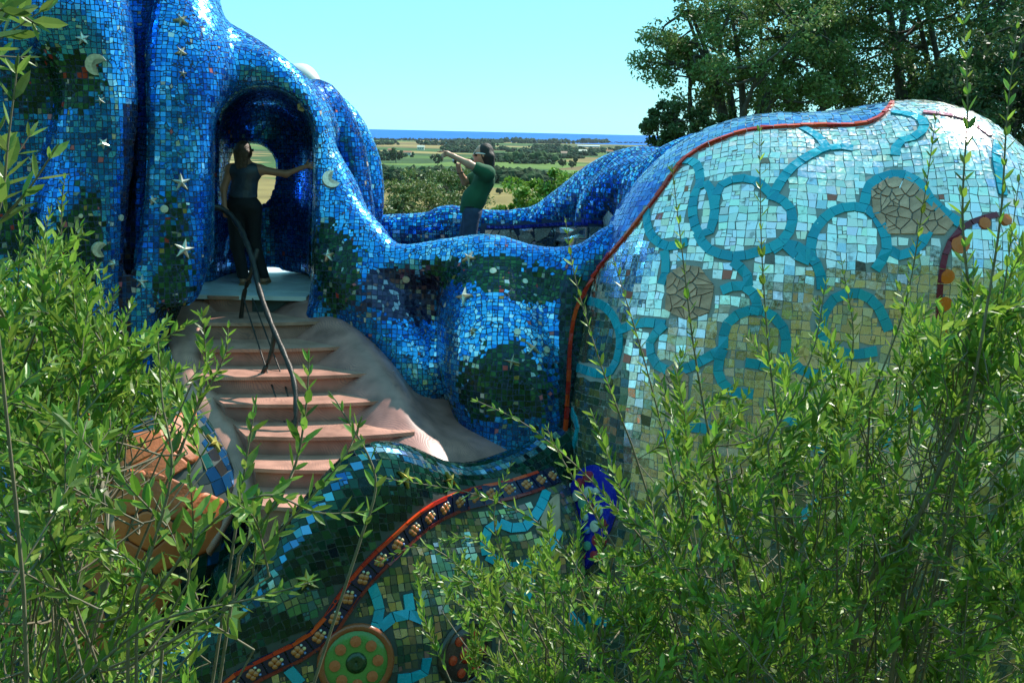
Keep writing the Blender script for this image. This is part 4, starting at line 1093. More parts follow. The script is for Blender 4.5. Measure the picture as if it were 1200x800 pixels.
def px_ground(px, py):
    p = at_z(np.array(float(px)), np.array(float(py)), PLAIN); return p
def pbelt(pxa, pya, pxb, pyb, n, w_, rmin, rmax, col):
    a, b = px_ground(pxa, pya), px_ground(pxb, pyb); return belt(a[0], a[1], b[0], b[1], n, w_, rmin, rmax, col)
def merge(parts):
    V, F_, T_, o = [], [], [], 0
    for v, f_, t in parts: V.append(v); F_.append(f_+o); T_.append(t); o += len(v)
    return np.concatenate(V), np.concatenate(F_), np.concatenate(T_)
v, f_, t = merge([pbelt(380, 213, 560, 212, 900, 7, 2.2, 4.5, (.022, .045, .016)), pbelt(560, 213, 640, 215, 420, 8, 2.2, 4.5, (.024, .047, .017)), pbelt(690, 215, 800, 216, 420, 8, 2.2, 4.0, (.024, .047, .017))])
tag(mesh_obj('windbreak', v, f_, M_FAR, tint=t, kind='stuff'), 'long dark windbreak of trees crossing the plain', 'windbreak')
parts_ = []
for k in range(46):
    py = rg.uniform(167, 196); pxv = rg.uniform(360, 800); ln = rg.uniform(4, 60); a = px_ground(pxv, py)
    s_ = max(.6, a[1]/1500); parts_.append(pbelt(pxv-ln/2, py, pxv+ln/2, py+rg.uniform(-.6, .6), int(10+ln*1.6), 6*s_, 2.0*s_, 3.6*s_, (.026, .052, .024)))
parts_.append(pbelt(300, 163.5, 640, 165.5, 900, 30, 2, 3.6, (.018, .038, .03))); parts_.append(pbelt(640, 166, 900, 171, 500, 30, 1.6, 3, (.020, .042, .03)))
parts_.append(pbelt(600, 190, 636, 190, 90, 10, 3, 6, (.03, .062, .02)))
v, f_, t = merge(parts_)
tag(mesh_obj('far_woods', v, f_, M_FAR, tint=t, kind='stuff'), 'scattered woods and hedges over the far plain', 'woods')
for px, py, r_, lab in ((464, 189, 8, 'single round tree in the pale field left of the man'), (513, 192, 7, 'single round tree in the field under the pointing arm'), (659, 194, 5, 'small dark tree standing in the straw field'), (670, 195, 4.5, 'tiny dark tree beside another in the straw field'),
                        (462, 228, 5, 'round dark tree in the dry field before the windbreak'), (487, 227, 5, 'bushy tree in the dry field before the windbreak'), (585, 226, 4, 'dark bush in the brown field behind the man')):
    p = px_ground(px, py+2); p[2] = float(land_z(p[0], p[1])); s_ = r_*p[1]/1200
    tree('field_tree', lab, 'tree', p, p+np.array((0, 0, s_*1.6)), (p+np.array((0, 0, s_*1.1)), (s_, s_, s_*.8)), 26, 40, s_*.22, (.05, .09, .03), rg, spread=.6, trunk_r=s_*.07, limbs=4)
# farm houses and sheds
M_WALL = mat('farm_plaster', (.62, .56, .46), .9, noise=.08, nscale=.3); M_TILE = mat('farm_roof_tile', (.36, .15, .085), .9, noise=.2, nscale=.5)
M_SHED = mat('white_sheet_roof', (.62, .66, .68), .6); M_PINK = mat('pink_plaster', (.56, .30, .22), .9); M_DARKW = mat('dark_window', (.03, .035, .04), .3)
def house(px, py, wpx, hpx, lab, wallm, roofm, cat='house', name='farm_house', low=False):
    p = px_ground(px, py); p[2] = float(land_z(p[0], p[1])); s_ = p[1]/1200; w_, h_ = wpx*s_, hpx*s_; d_ = w_*.6 if not low else w_*.35
    root = thing(name, lab, cat, tuple(p)); eh = h_*(.62 if not low else .7)
    v, f = orient(*prism([(p[0]-w_/2, p[1]), (p[0]+w_/2, p[1]), (p[0]+w_/2, p[1]+d_), (p[0]-w_/2, p[1]+d_)], p[2]-1, p[2]+eh)); mesh_obj('wall', v, f, wallm, root)
    o_ = w_*.04; x0, x1, y0, y1 = p[0]-w_/2-o_, p[0]+w_/2+o_, p[1]-o_, p[1]+d_+o_; e, rz = p[2]+eh+.02, p[2]+h_
    ym = (y0+y1)/2
    mesh_obj('roof', *orient([(x0, y0, e), (x1, y0, e), (x1, y1, e), (x0, y1, e), (x0, ym, rz), (x1, ym, rz)], [(0, 1, 5, 4), (2, 3, 4, 5), (1, 2, 5), (3, 0, 4), (0, 3, 2, 1)]), roofm, root)
    if wpx > 6 and not low:
        for k in range(3):
            x = p[0]+(k-1)*w_*.28
            mesh_obj('window', *orient(*prism([(x-w_*.05, p[1]-.06), (x+w_*.05, p[1]-.06), (x+w_*.05, p[1]+.2), (x-w_*.05, p[1]+.2)], p[2]+eh*.35, p[2]+eh*.75)), M_DARKW, root)
house(493, 176, 8, 5.5, 'white farmhouse standing alone beyond the field above the pointing arm', M_WALL, M_WALL)
house(477, 182, 9, 5, 'cream farmhouse with a tiled roof at the edge of the pale field', M_WALL, M_TILE)
house(441, 182.5, 13, 3.5, 'long low white shed beside the blue back columns', M_SHED, M_SHED, 'shed', 'farm_shed', True)
house(458, 178, 7, 4, 'brown roofed barn between the white shed and the cream farmhouse', M_PINK, M_TILE)
house(512, 170, 22, 3, 'long pale greenhouse far out on the plain', M_SHED, M_SHED, 'greenhouse', 'greenhouse', True)
house(661, 183, 7, 5.5, 'pink farmhouse among the trees right of the man', M_PINK, M_PINK)
house(683, 180, 9, 4.5, 'cream farmhouse near the pink one by the parapet lobe', M_WALL, M_WALL)
house(714, 180, 7, 4, 'white house close to the dome on the far plain', M_WALL, M_TILE)
house(690, 172.5, 24, 2, 'very long pale glasshouse by the shore', M_SHED, M_SHED, 'greenhouse', 'greenhouse', True)
# white rounded sculpture peeping over the archway
wp = A(352, 92, 15.5); ws = Field(wp-np.array((.7, .7, 1.0)), wp+np.array((.7, .7, .6)), .04)
ws.ellipsoid(wp, (.26, .26, .22), .1); ws.capsule(wp+np.array((-.1, 0, -.2)), wp+np.array((-.15, 0, -.95)), .2, .3, .15); ws.ellipsoid(wp+np.array((.16, -.08, -.08)), (.16, .16, .16), .08)
wv, wf = ws.mesh(); wv = smooth_mesh(wv, wf, 2)
wr = thing('white_sculpture', 'white rounded sculpture top peeping over the archway ridge', 'sculpture', tuple(wp-np.array((0, 0, .95))))
mesh_obj('body', wv, wf, mat('white_ceramic', (.7, .7, .66), .3), wr, smooth=True)
print('land', round(time.time()-T0, 1))
# ================================================================== people
M_SKIN = mat('warm_skin', (.50, .235, .14), .45, noise=.06, nscale=20); M_SKIN2 = mat('fair_skin', (.60, .30, .20), .45, noise=.06, nscale=20)  # skin tones of the two figures
M_HAIR = mat('brown_hair', (.022, .012, .008), .6, bump=.5, bscale=90); M_HAIR2 = mat('streaked_hair', (.11, .065, .04), .45, noise=.4, nscale=30, bump=.5, bscale=90)
M_BLACK = mat('black_cloth', (.008, .008, .010), .75, bump=.3, bscale=30); M_VEST = mat('slate_leather', (.045, .065, .095), .35, bump=.5, bscale=22, noise=.2, nscale=10)
M_TEE = mat('green_cotton', (.018, .10, .042), .85, bump=.5, bscale=14, noise=.12, nscale=9); M_JEAN = mat('blue_denim', (.03, .05, .10), .85, noise=.3, nscale=14, bump=.4, bscale=40)
M_WHITE = mat('white_plastic', (.75, .75, .75), .3); M_LENS = mat('dark_lens', (.01, .01, .012), .1); M_CAMB = mat('camera_black', (.015, .015, .017), .35); M_LEATH = mat('tan_leather', (.28, .16, .08), .6)
def figure(lo, hi, h, ops, cuts=()):
    f = Field(lo, hi, h)
    for o in ops:
        k = o[0]
        if k == 'c': f.capsule(o[1], o[2], o[3], o[4], o[5] if len(o) > 5 else .03, 'add', o[6] if len(o) > 6 else (1, 1, 1))
        elif k == 'e': f.ellipsoid(o[1], o[2], o[3] if len(o) > 3 else .03)
        elif k == 'cut': f.box(o[1], o[2], .01, .01, 'cut')
        elif k == 'ecut': f.ellipsoid(o[1], o[2], o[3] if len(o) > 3 else .02, 'cut')
    V, Fq = f.mesh(); V, Fq = keep_largest(V, Fq)
    return smooth_mesh(V, Fq, 2), Fq
def hand(ops, wrist, knuck, dirs, up, r=.0085):
    """palm plus fingers; dirs: list of (offset across palm, list of points)"""
    ops.append(('c', wrist, knuck, .024, .028, .015, (1, 1, 1)))
    for pts in dirs:
        for a, b in zip(pts[:-1], pts[1:]): ops.append(('c', a, b, r*1.05, r*.92, .006))
def V3(*a): return np.array(a, float)

# ---- woman going through the arch, seen from behind
Yw = float(at_z(np.array(290.), np.array(333.), 0.0)[1])
def w(px, py, dy=0.0): return A(px, py, Yw+dy)
wroot = thing('person', 'person in a slate leather vest and black flared trousers walking through the archway', 'person', tuple(V3(w(290, 333)[0], Yw, 0)))
hd, nk, ch, ws_, pv = w(286, 178), w(287, 191), w(288, 204), w(286, 222), w(285, 238)
hipL, hipR, knL, knR = w(276, 244), w(296, 244), w(278, 288, -.02), w(298, 286, .05)
anL, anR = w(285, 325, -.03), w(309, 327, .06)
shL, shR = w(270, 198), w(305, 199)
elL, wrL, haL = w(262, 221, -.04), w(263, 239, -.1), w(264, 247, -.12)
elR, wrR, haR = w(335, 204, .02), w(353, 197, .05), w(361, 194, .06)
lo, hi = V3(hd[0]-.45, Yw-.45, -.02), V3(haR[0]+.2, Yw+.5, hd[2]+.2)
ops = [('e', hd, (.078, .095, .112), .02), ('e', hd+V3(.02, .075, -.015), (.055, .04, .07), .03), ('e', hd+V3(.05, .115, -.02), (.014, .02, .022), .02), ('e', hd+V3(-.078, .0, -.01), (.012, .02, .03), .01), ('e', hd+V3(.078, .0, -.01), (.012, .02, .03), .01),
       ('c', hd-V3(0, 0, .06), nk-V3(0, 0, .02), .05, .055, .03), ('c', shL, shR, .06, .06, .05), ('c', ch, ws_, .13, .105, .08, (1.1, .75, 1)), ('c', ws_, pv, .11, .15, .08, (1.1, .8, 1)),
       ('c', hipL, knL, .088, .058), ('c', hipR, knR, .088, .058), ('c', knL, anL, .055, .036), ('c', knR, anR, .055, .036),
       ('c', shL, elL, .048, .038), ('c', elL, wrL, .036, .026), ('c', shR, elR, .048, .038), ('c', elR, wrR, .037, .026)]
for an in (anL, anR):
    ft = V3(an[0]+.01, an[1]+.13, .035); ops += [('c', V3(an[0], an[1], .06), an, .034, .036), ('c', V3(an[0], an[1]-.03, .045), ft, .032, .03), ('c', ft, ft+V3(.005, .05, -.003), .028, .018)]
ops.append(('c', wrL, haL, .024, .03, .02))
for i in range(4): a = haL+V3((i-1.5)*.017, .005, -.01); ops += [('c', a, a+V3(0, .01, -.045), .0088, .0082, .006), ('c', a+V3(0, .01, -.045), a+V3(0, .03, -.07), .0082, .0074, .006)]
a = haL+V3(.028, 0, .02); ops += [('c', a, a+V3(.022, .02, -.035), .01, .0085, .008)]
ops.append(('c', wrR, haR, .024, .03, .02))
for i in range(4): a = haR+V3(.01, 0, .024-.017*i); ops += [('c', a, a+V3(.045, .012, .014-.008*i), .0088, .0082, .006), ('c', a+V3(.045, .012, .014-.008*i), a+V3(.072, .03, .012-.01*i), .0082, .0074, .006)]
a = haR+V3(-.02, 0, .03); ops += [('c', a, a+V3(.03, .015, .04), .01, .0085, .008)]
mesh_obj('body', *figure(lo, hi, .0095, ops), M_SKIN, wroot, smooth=True)
mesh_obj('vest', *figure(lo, hi, .011, [('c', w(273, 199), w(301, 200), .062, .062, .05), ('c', ch, ws_, .145, .122, .08, (1.1, .78, 1)), ('c', ws_, w(285, 230), .122, .15, .06, (1.1, .82, 1)), ('cut', w(285, 246), (.4, .4, .14)), ('ecut', nk+V3(0, 0, .03), (.075, .11, .075)),
      ('ecut', shL+V3(-.055, 0, .0), (.05, .12, .085)), ('ecut', shR+V3(.05, 0, .0), (.05, .12, .085))]), M_VEST, wroot, smooth=True)
mesh_obj('trousers', *figure(lo, hi, .011, [('c', w(285, 228), pv, .125, .165, .06, (1.08, .82, 1)), ('c', hipL, knL, .108, .076, .05), ('c', hipR, knR, .108, .076, .05), ('c', knL, anL+V3(0, 0, .02), .074, .066, .04), ('c', knR, anR+V3(0, 0, .02), .074, .066, .04), ('cut', V3(pv[0], Yw, -.02), (1, 1, .09))]), M_BLACK, wroot, smooth=True)
hops = [('e', hd+V3(-.005, -.015, .012), (.094, .105, .118), .02), ('ecut', hd+V3(.03, .12, -.03), (.075, .075, .12), .02)]
for i in range(9):
    a = hd+V3(-.075+.016*i, -.075, .0); hops.append(('c', a, a+V3(random.uniform(-.03, .015), random.uniform(-.02, .02), random.uniform(-.2, -.15)), .03, .016, .02))
mesh_obj('hair', *figure(lo, hi, .010, hops), M_HAIR2, wroot, smooth=True)
v, f = orient(*prism([(hd[0]+.05, Yw+.06), (hd[0]+.085, Yw+.0), (hd[0]+.093, Yw+.004), (hd[0]+.085, Yw+.1), (hd[0]+.06, Yw+.115)], hd[2]+.005, hd[2]+.035)); mesh_obj('sunglasses', v, f, M_LENS, wroot)
for an in (anL, anR):
    y0 = an[1]; x0 = an[0]+.005
    sole = [(x0-.04, y0-.07), (x0+.04, y0-.07), (x0+.045, y0+.05), (x0+.052, y0+.14), (x0+.02, y0+.22), (x0-.03, y0+.19), (x0-.045, y0+.06)]
    o = mesh_obj('sandal', *orient(*prism(sole, -.005, .018)), M_LEATH, wroot)
    mesh_obj('strap', *tube_data([(np.array([(x0-.042, y0+.11, .015), (x0-.02, y0+.11, .066), (x0+.02, y0+.11, .068), (x0+.05, y0+.11, .015)]), .011)], 6), M_LEATH, o, smooth=True)

# ---- man on the terrace, side on, pointing and holding a camera
Ym = 11.95
def mm_(px, py, dy=0.0): return A(px, py, Ym+dy)
mroot = thing('person', 'person in a green t-shirt and jeans pointing out over the terrace', 'person', tuple(V3(mm_(553, 260)[0], Ym, -.004)))
hd, nk, ch, be, pv = mm_(566, 181), mm_(571, 196), mm_(568, 212), mm_(557, 232), mm_(553, 247)
lo, hi = V3(hd[0]-.75, Ym-.55, -.06), V3(hd[0]+.4, Ym+.45, hd[2]+.22)
shN, elN, wrN, haN = mm_(571, 203, -.17), mm_(549, 192, -.24), mm_(531, 183, -.26), mm_(524, 180, -.26)
shF, elF, wrF, haF = mm_(564, 205, .15), mm_(545, 213, .10), mm_(538, 200, -.02), mm_(537, 194, -.05)
foN = V3(mm_(551, 300)[0]+.02, Ym-.11, .09); foF = V3(mm_(551, 300)[0]-.10, Ym+.10, .09)
hiN, hiF = pv+V3(0, -.085, -.03), pv+V3(-.01, .085, -.03); knN, knF = (hiN+foN)/2+V3(-.03, 0, 0), (hiF+foF)/2+V3(-.04, 0, 0)
ops = [('e', hd, (.098, .076, .112), .02), ('e', hd+V3(-.05, 0, -.045), (.05, .052, .06), .03), ('e', hd+V3(-.105, 0, -.012), (.02, .014, .02), .02), ('e', hd+V3(-.09, 0, -.06), (.018, .026, .012), .015), ('e', hd+V3(-.085, 0, -.09), (.022, .026, .02), .02), ('e', hd+V3(-.088, 0, .03), (.014, .05, .012), .015),
       ('e', hd+V3(.012, -.078, -.005), (.02, .012, .03), .01), ('e', hd+V3(.012, .078, -.005), (.02, .012, .03), .01), ('c', hd+V3(.015, 0, -.06), nk, .055, .06, .03),
       ('c', shN, shF, .066, .066, .05), ('c', ch, be, .108, .108, .08, (.95, 1.3, 1)), ('c', be, pv, .105, .115, .08, (.95, 1.2, 1)),
       ('c', shN, elN, .05, .042), ('c', elN, wrN, .042, .028), ('c', shF, elF, .05, .042), ('c', elF, wrF, .042, .028),
       ('c', hiN, knN, .09, .062), ('c', hiF, knF, .09, .062), ('c', knN, foN, .058, .04), ('c', knF, foF, .058, .04)]
for fo in (foN, foF): ops += [('c', fo-V3(0, 0, .03), fo+V3(-.16, 0, -.055), .04, .032)]
ops.append(('c', wrN, haN, .027, .032, .02))
a = haN+V3(-.02, 0, .014); ops += [('c', a, a+V3(-.05, 0, .004), .0095, .0088, .006), ('c', a+V3(-.05, 0, .004), a+V3(-.095, 0, .006), .0088, .0078, .006)]
for i in range(1, 4): a = haN+V3(-.02, 0, .014-.016*i); ops += [('c', a, a+V3(-.04, 0, -.006), .0095, .009, .006), ('c', a+V3(-.04, 0, -.006), a+V3(-.028, -.018, -.034), .009, .008, .006)]
a = haN+V3(.0, -.02, .02); ops += [('c', a, a+V3(-.045, -.015, .012), .0105, .009, .008)]
ops.append(('c', wrF, haF, .027, .032, .02))
for i in range(4): a = haF+V3(-.012, -.024+.016*i, .015); ops += [('c', a, a+V3(-.03, 0, .03), .0095, .009, .006), ('c', a+V3(-.03, 0, .03), a+V3(-.008, -.002, .058), .009, .008, .006)]
a = haF+V3(.02, -.02, .0); ops += [('c', a, a+V3(.012, -.012, .045), .0105, .009, .008)]
mesh_obj('body', *figure(lo, hi, .0095, ops), M_SKIN2, mroot, smooth=True)
slN, slF = shN+(elN-shN)*.5, shF+(elF-shF)*.55
mesh_obj('t_shirt', *figure(lo, hi, .011, [('c', shN+V3(.005, 0, 0), shF, .082, .082, .06), ('c', ch, be, .122, .122, .08, (.98, 1.3, 1)), ('c', be, mm_(551, 246), .122, .122, .06, (1.0, 1.25, 1)), ('c', shN, slN, .075, .072, .05), ('c', shF, slF, .075, .072, .05),
      ('e', be+V3(-.04, 0, -.02), (.10, .12, .11), .08), ('cut', mm_(550, 262), (.6, .5, .12)), ('ecut', nk+V3(-.01, 0, .055), (.085, .08, .06))]), M_TEE, mroot, smooth=True)
mesh_obj('jeans', *figure(lo, hi, .012, [('c', mm_(551, 243), pv, .112, .125, .06, (.98, 1.2, 1)), ('c', hiN, knN, .098, .078, .05), ('c', hiF, knF, .098, .078, .05), ('c', knN, foN, .08, .072, .04), ('c', knF, foF, .08, .072, .04), ('cut', V3(pv[0], Ym, -.03), (1, 1, .07))]), M_JEAN, mroot, smooth=True)
bl = [pv+V3(.122*math.cos(a), .15*math.sin(a), .055+.012*math.cos(a)) for a in np.linspace(0, 6.2832, 28)]
mesh_obj('belt', *tube_data([(np.array(bl), .014)], 6), M_BLACK, mroot, smooth=True)
hops = [('e', hd+V3(.03, 0, .014), (.098, .090, .118), .02), ('e', hd+V3(.075, 0, -.09), (.055, .08, .11), .04), ('ecut', hd+V3(-.105, 0, -.06), (.085, .14, .105), .03)]
for i in range(10):
    a = hd+V3(.045+.05*math.cos(i*.7), -.07+.0155*i, -.02); hops.append(('c', a, a+V3(random.uniform(.01, .06), random.uniform(-.02, .02), random.uniform(-.24, -.16)), .04, .018, .03))
mesh_obj('hair', *figure(lo, hi, .010, hops), M_HAIR, mroot, smooth=True)
g = mesh_obj('sunglasses', *tube_data([(np.array([hd+V3(.03, -.083, .008), hd+V3(-.05, -.078, .012), hd+V3(-.085, -.06, .01), hd+V3(-.1, 0, .012), hd+V3(-.085, .06, .01), hd+V3(-.05, .078, .012), hd+V3(.03, .083, .008)]), .0095)], 6), M_WHITE, mroot, smooth=True)
for s_ in (-1, 1):
    c = hd+V3(-.092, s_*.038, .004); mesh_obj('lens', *orient(*prism([(c[0]-.006, c[1]-.028), (c[0]+.012+(.012 if s_ < 0 else 0), c[1]-.032), (c[0]+.012, c[1]+.03), (c[0]-.006, c[1]+.028)], c[2]-.024, c[2]+.016)), M_LENS, g)
wc = wrF*.8+elF*.2; mesh_obj('wristwatch', *tube_data([(np.array([wc+V3(.034*math.cos(a), .03*math.sin(a), .012*math.cos(a)) for a in np.linspace(0, 6.2832, 16)]), .009)], 6), M_BLACK, mroot, smooth=True)
for fo in (foN, foF):
    sh = figure(fo-V3(.3, .12, .12), fo+V3(.14, .12, .1), .012, [('c', fo+V3(.01, 0, -.05), fo+V3(-.16, 0, -.055), .048, .042), ('c', fo, fo-V3(0, 0, .05), .05, .05), ('cut', fo-V3(0, 0, .194), (.5, .3, .1))]); mesh_obj('shoe', *sh, M_BLACK, mroot, smooth=True)
# compact camera in the raised hand
cp = haF+V3(-.03, -.02, .05)
croot = thing('compact_camera', 'small black compact camera held up in the hand of the person in green', 'camera', tuple(cp-V3(0, 0, .03)))
mesh_obj('camera_body', *orient(*prism([(cp[0]-.014, cp[1]-.05), (cp[0]+.014, cp[1]-.05), (cp[0]+.014, cp[1]+.05), (cp[0]-.014, cp[1]+.05)], cp[2]-.03, cp[2]+.03)), M_CAMB, croot)
mesh_obj('lens_barrel', *tube_data([(np.array([cp+V3(-.014, .005, 0), cp+V3(-.034, .005, 0)]), .02), (np.array([cp+V3(-.0335, .005, 0), cp+V3(-.0345, .005, 0)]), np.array([.02, .001]))], 12), mat('lens_silver', (.4, .42, .45), .25, metal=.8), croot, smooth=True)
mesh_obj('shutter_button', *tube_data([(np.array([cp+V3(0, -.03, .029), cp+V3(0, -.03, .035)]), np.array([.007, .006]))], 8), M_WHITE, croot)
print('people', round(time.time()-T0, 1))
# ================================================================== olive shrubs between the camera and the building
M_OLIVE = leaf_mat('olive_leaf', .38, .42, .5)
M_TWIG = mat('olive_twig', (.17, .14, .09), .8, noise=.25, nscale=25)
def shoot_leaves(p, rng, L, spacing, start=.12):
    """opposite leaf pairs along a shoot"""
    s = np.concatenate([[0], np.cumsum(np.linalg.norm(np.diff(p, axis=0), axis=1))]); tot = s[-1]
    u = np.arange(tot*start, tot, spacing); k = len(u)
    if k == 0: return None
    P = np.stack([np.interp(u, s, p[:, a]) for a in range(3)], 1)
    t = np.gradient(p, axis=0); T = np.stack([np.interp(u, s, t[:, a]) for a in range(3)], 1); T /= np.linalg.norm(T, axis=1)[:, None]
    a0 = rng.uniform(0, 6.28); ref = np.array((.3, .7, .2)); X = np.cross(T, ref); X /= np.linalg.norm(X, axis=1)[:, None]; Yv = np.cross(T, X)
    ph = a0+np.arange(k)*1.45+rng.normal(0, .25, k); out = []
    for sg in (0, math.pi):
        side = X*np.cos(ph+sg)[:, None]+Yv*np.sin(ph+sg)[:, None]
        op = rng.uniform(.55, 1.25, k)[:, None]
        D = T+side*op+np.array((0, 0, .12))+rng.normal(0, .12, (k, 3))
        D /= np.linalg.norm(D, axis=1)[:, None]
        U = T*.6-side*.3+np.array((0, 0, .35))+rng.normal(0, .35, (k, 3))
        ln = L*rng.uniform(.6, 1.15, k)*np.clip(1.25-.6*(u/tot)**3, .5, 1.1)
        keep = rng.random(k) < .93
        out.append((P[keep], D[keep], U[keep], ln[keep], rng.uniform(.75, 1.15, k)[keep]))
    # leaf at the tip
    out.append((P[-1:], T[-1:], X[-1:], np.array([L*.6]), np.array([.8])))
    return [np.concatenate([o[i] for o in out]) for i in range(5)]
def shrub(label, basexy, polys, rng, limbs=(), L=.064, spacing=.02, col=(.165, .285, .036), explicit=(), ystat=None, shootlen=(.25, .55), lean=(0, 0, 1), name='olive_shrub', var=.5):
    """polys: list of (pixel polygon, (Ymin,Ymax), number of shoots)"""
    bx, by = basexy; base = np.array((bx, by, float(land_z(bx, by))-.05)); root = thing(name, label, 'shrub', tuple(base), None)
    starts = []
    for poly, (y0, y1), k in polys:
        poly = np.array(poly, float); lo, hi = poly.min(0), poly.max(0); n = 0
        while n < k:
            q = rng.uniform(lo, hi)
            if inpoly(q[None], poly)[0]: starts.append(A(q[0], q[1], rng.uniform(y0, y1))); n += 1
    starts = np.array(starts)
    paths = []; lp = []
    allt = list(limbs)
    for lm in allt:
        p = spline(np.array([base]+[A(*q) for q in lm]), 7); paths.append((p, np.linspace(.018, .004, len(p)))); lp.append(p)
    # limbs towards clumps of shoots
    nl = max(4, len(starts)//12)
    for i in rng.choice(len(starts), nl, replace=False):
        e = starts[i]; m_ = base+(e-base)*.5+np.array((rng.normal(0, .12), rng.normal(0, .1), -.05)); p = spline(np.array([base+rng.normal(0, .05, 3)*np.array((1, 1, 0)), m_, e]), 7)
        paths.append((p, np.linspace(.009, .0022, len(p)))); lp.append(p)
    H = np.concatenate([p[len(p)//4:] for p in lp]); out = []
    for e in starts:
        ln = rng.uniform(*shootlen); d = np.array(lean)+rng.normal(0, .62, 3)*np.array((1, 1, .6)); d /= np.linalg.norm(d)
        s0 = e-d*ln*.5; hd_ = np.linalg.norm(H-s0, axis=1)+(H[:, 2] > s0[2])*.5; h = H[rng.choice(np.argsort(hd_)[:6])]
        s0 = e-d*ln*.5; s1 = e+d*ln*.5; bend = rng.normal(0, .07, 3)*ln+np.array((0, 0, .07))*ln
        if np.linalg.norm(h-s0) < .75:
            p0 = spline(np.array([h, (h+s0)/2+rng.normal(0, .03, 3)-np.array((0, 0, .04)), s0]), 4); paths.append((p0, np.linspace(.0032, .0024, len(p0))))
        p = spline(np.array([s0, (s0+s1)/2+bend, s1]), 5); paths.append((p, np.linspace(.0026, .0010, len(p))))
        o = shoot_leaves(p, rng, L, spacing)
        if o: out.append(o)
    for ex in explicit:                                           # single shoots that stand out
        pts, Lf, spc, r0, st = ex
        p = spline(np.array([A(*q) for q in pts]), 6)
        p0 = spline(np.array([base+rng.normal(0, .06, 3)*np.array((1, 1, 0)), base*.45+p[0]*.55-(p[1]-p[0])*.3, p[0]]), 5); paths.append((p0, np.linspace(r0*1.15, r0, len(p0))))
        paths.append((p, np.linspace(r0, .0013, len(p)))); o = shoot_leaves(p, rng, Lf, spc, st)
        if o: out.append(o)
    mesh_obj('branches', *tube_data(paths, 5), M_TWIG, root, smooth=True)
    P, D, U, Ls, W = [np.concatenate([o[i] for o in out]) for i in range(5)]
    V = leaf_cloud(P, D, U, Ls, W); k = len(P); tint = greens(k, rng, col, var, .16)
    pr = project(V[:, 2]); inside = (pr[:, 0] > 0) & (pr[:, 0] < 1200) & (pr[:, 1] > 0) & (pr[:, 1] < 800)
    sc = np.where(inside, Ls/np.linalg.norm(P-CAM, axis=1), 0); od = np.argsort(-sc); one, rest = od[:300], od[300:]
    mesh_obj('foliage', V[rest].reshape(-1, 3), (LEAF_T[None]+8*np.arange(len(rest))[:, None, None]).reshape(-1, 3), M_OLIVE, root, kind='stuff', tint=np.repeat(tint[rest], 8, 0))
    for i in one: mesh_obj('leaf', V[i], LEAF_F, M_OLIVE, root, tint=tint[i], loc=P[i])
    return k
ro = np.random.default_rng(77); NL = 0
# right-hand shrub: dense low, thinning to single whips over the dome
whips = [([(1070, 620, 3.4), (1120, 500, 3.4), (1136, 380, 3.4), (1128, 250, 3.4), (1134, 120, 3.4), (1128, 5, 3.4)], .058, .055, .008, .35), ([(930, 620, 3.7), (905, 450, 3.7), (893, 300, 3.7), (890, 150, 3.7)], .05, .05, .005, .2),
         ([(840, 560, 3.6), (815, 420, 3.6), (800, 300, 3.6), (788, 200, 3.6)], .05, .045, .005, .2), ([(1020, 470, 3.6), (1060, 360, 3.6), (1082, 240, 3.6), (1098, 130, 3.6)], .045, .04, .004, .2), ([(1150, 400, 3.2), (1172, 260, 3.2), (1180, 140, 3.2), (1192, 30, 3.2)], .05, .045, .005, .15),
         ([(740, 520, 3.8), (705, 430, 3.8), (675, 330, 3.8), (662, 255, 3.8)], .048, .04, .004, .1), ([(800, 600, 3.7), (760, 440, 3.7), (730, 340, 3.7), (718, 300, 3.7)], .048, .04, .004, .1), ([(980, 520, 3.6), (1000, 400, 3.6), (985, 300, 3.6)], .048, .035, .004, .1),
         ([(900, 520, 3.4), (950, 420, 3.4), (968, 330, 3.4)], .048, .035, .004, .1), ([(760, 640, 3.6), (690, 560, 3.6), (620, 500, 3.6), (560, 470, 3.6)], .048, .035, .004, .1), ([(1140, 520, 3.4), (1170, 380, 3.4), (1196, 200, 3.4)], .05, .04, .005, .1)]
NL += shrub('big olive shrub with pale twigs rising in front of the dome', (1.55, 3.9), [([(760, 600), (850, 540), (1000, 490), (1070, 420), (1210, 360), (1230, 840), (760, 840), (740, 700)], (3.1, 4.7), 330), ([(1060, 400), (1120, 350), (1210, 310), (1210, 440), (1060, 460)], (3.2, 4.2), 26), ([(690, 540), (800, 480), (980, 430), (1040, 480), (800, 600)], (3.4, 4.4), 26)],
            ro, limbs=[[(1000, 760, 3.7), (1080, 600, 3.5), (1138, 440, 3.4)], [(960, 800, 3.8), (930, 640, 3.7), (900, 500, 3.7)], [(800, 800, 3.8), (760, 640, 3.7)]], explicit=whips)
NL += shrub('low olive shrub sprawling before the flower band of the green wall', (.15, 4.0), [([(560, 720), (640, 640), (740, 600), (790, 680), (790, 840), (580, 840)], (3.2, 4.2), 70), ([(470, 700), (560, 620), (600, 700), (560, 800)], (3.3, 4.2), 12)], ro, L=.052, spacing=.018,
            explicit=[([(620, 800, 3.4), (560, 690, 3.4), (500, 640, 3.4), (440, 660, 3.4)], .045, .03, .004, .1), ([(700, 700, 3.4), (640, 620, 3.4), (560, 580, 3.4), (450, 560, 3.3)], .045, .035, .004, .1), ([(640, 760, 3.4), (580, 620, 3.4), (600, 540, 3.4)], .045, .03, .004, .1), ([(720, 640, 3.5), (660, 540, 3.5), (640, 500, 3.5)], .045, .03, .004, .1)], lean=(-.35, 0, .9))
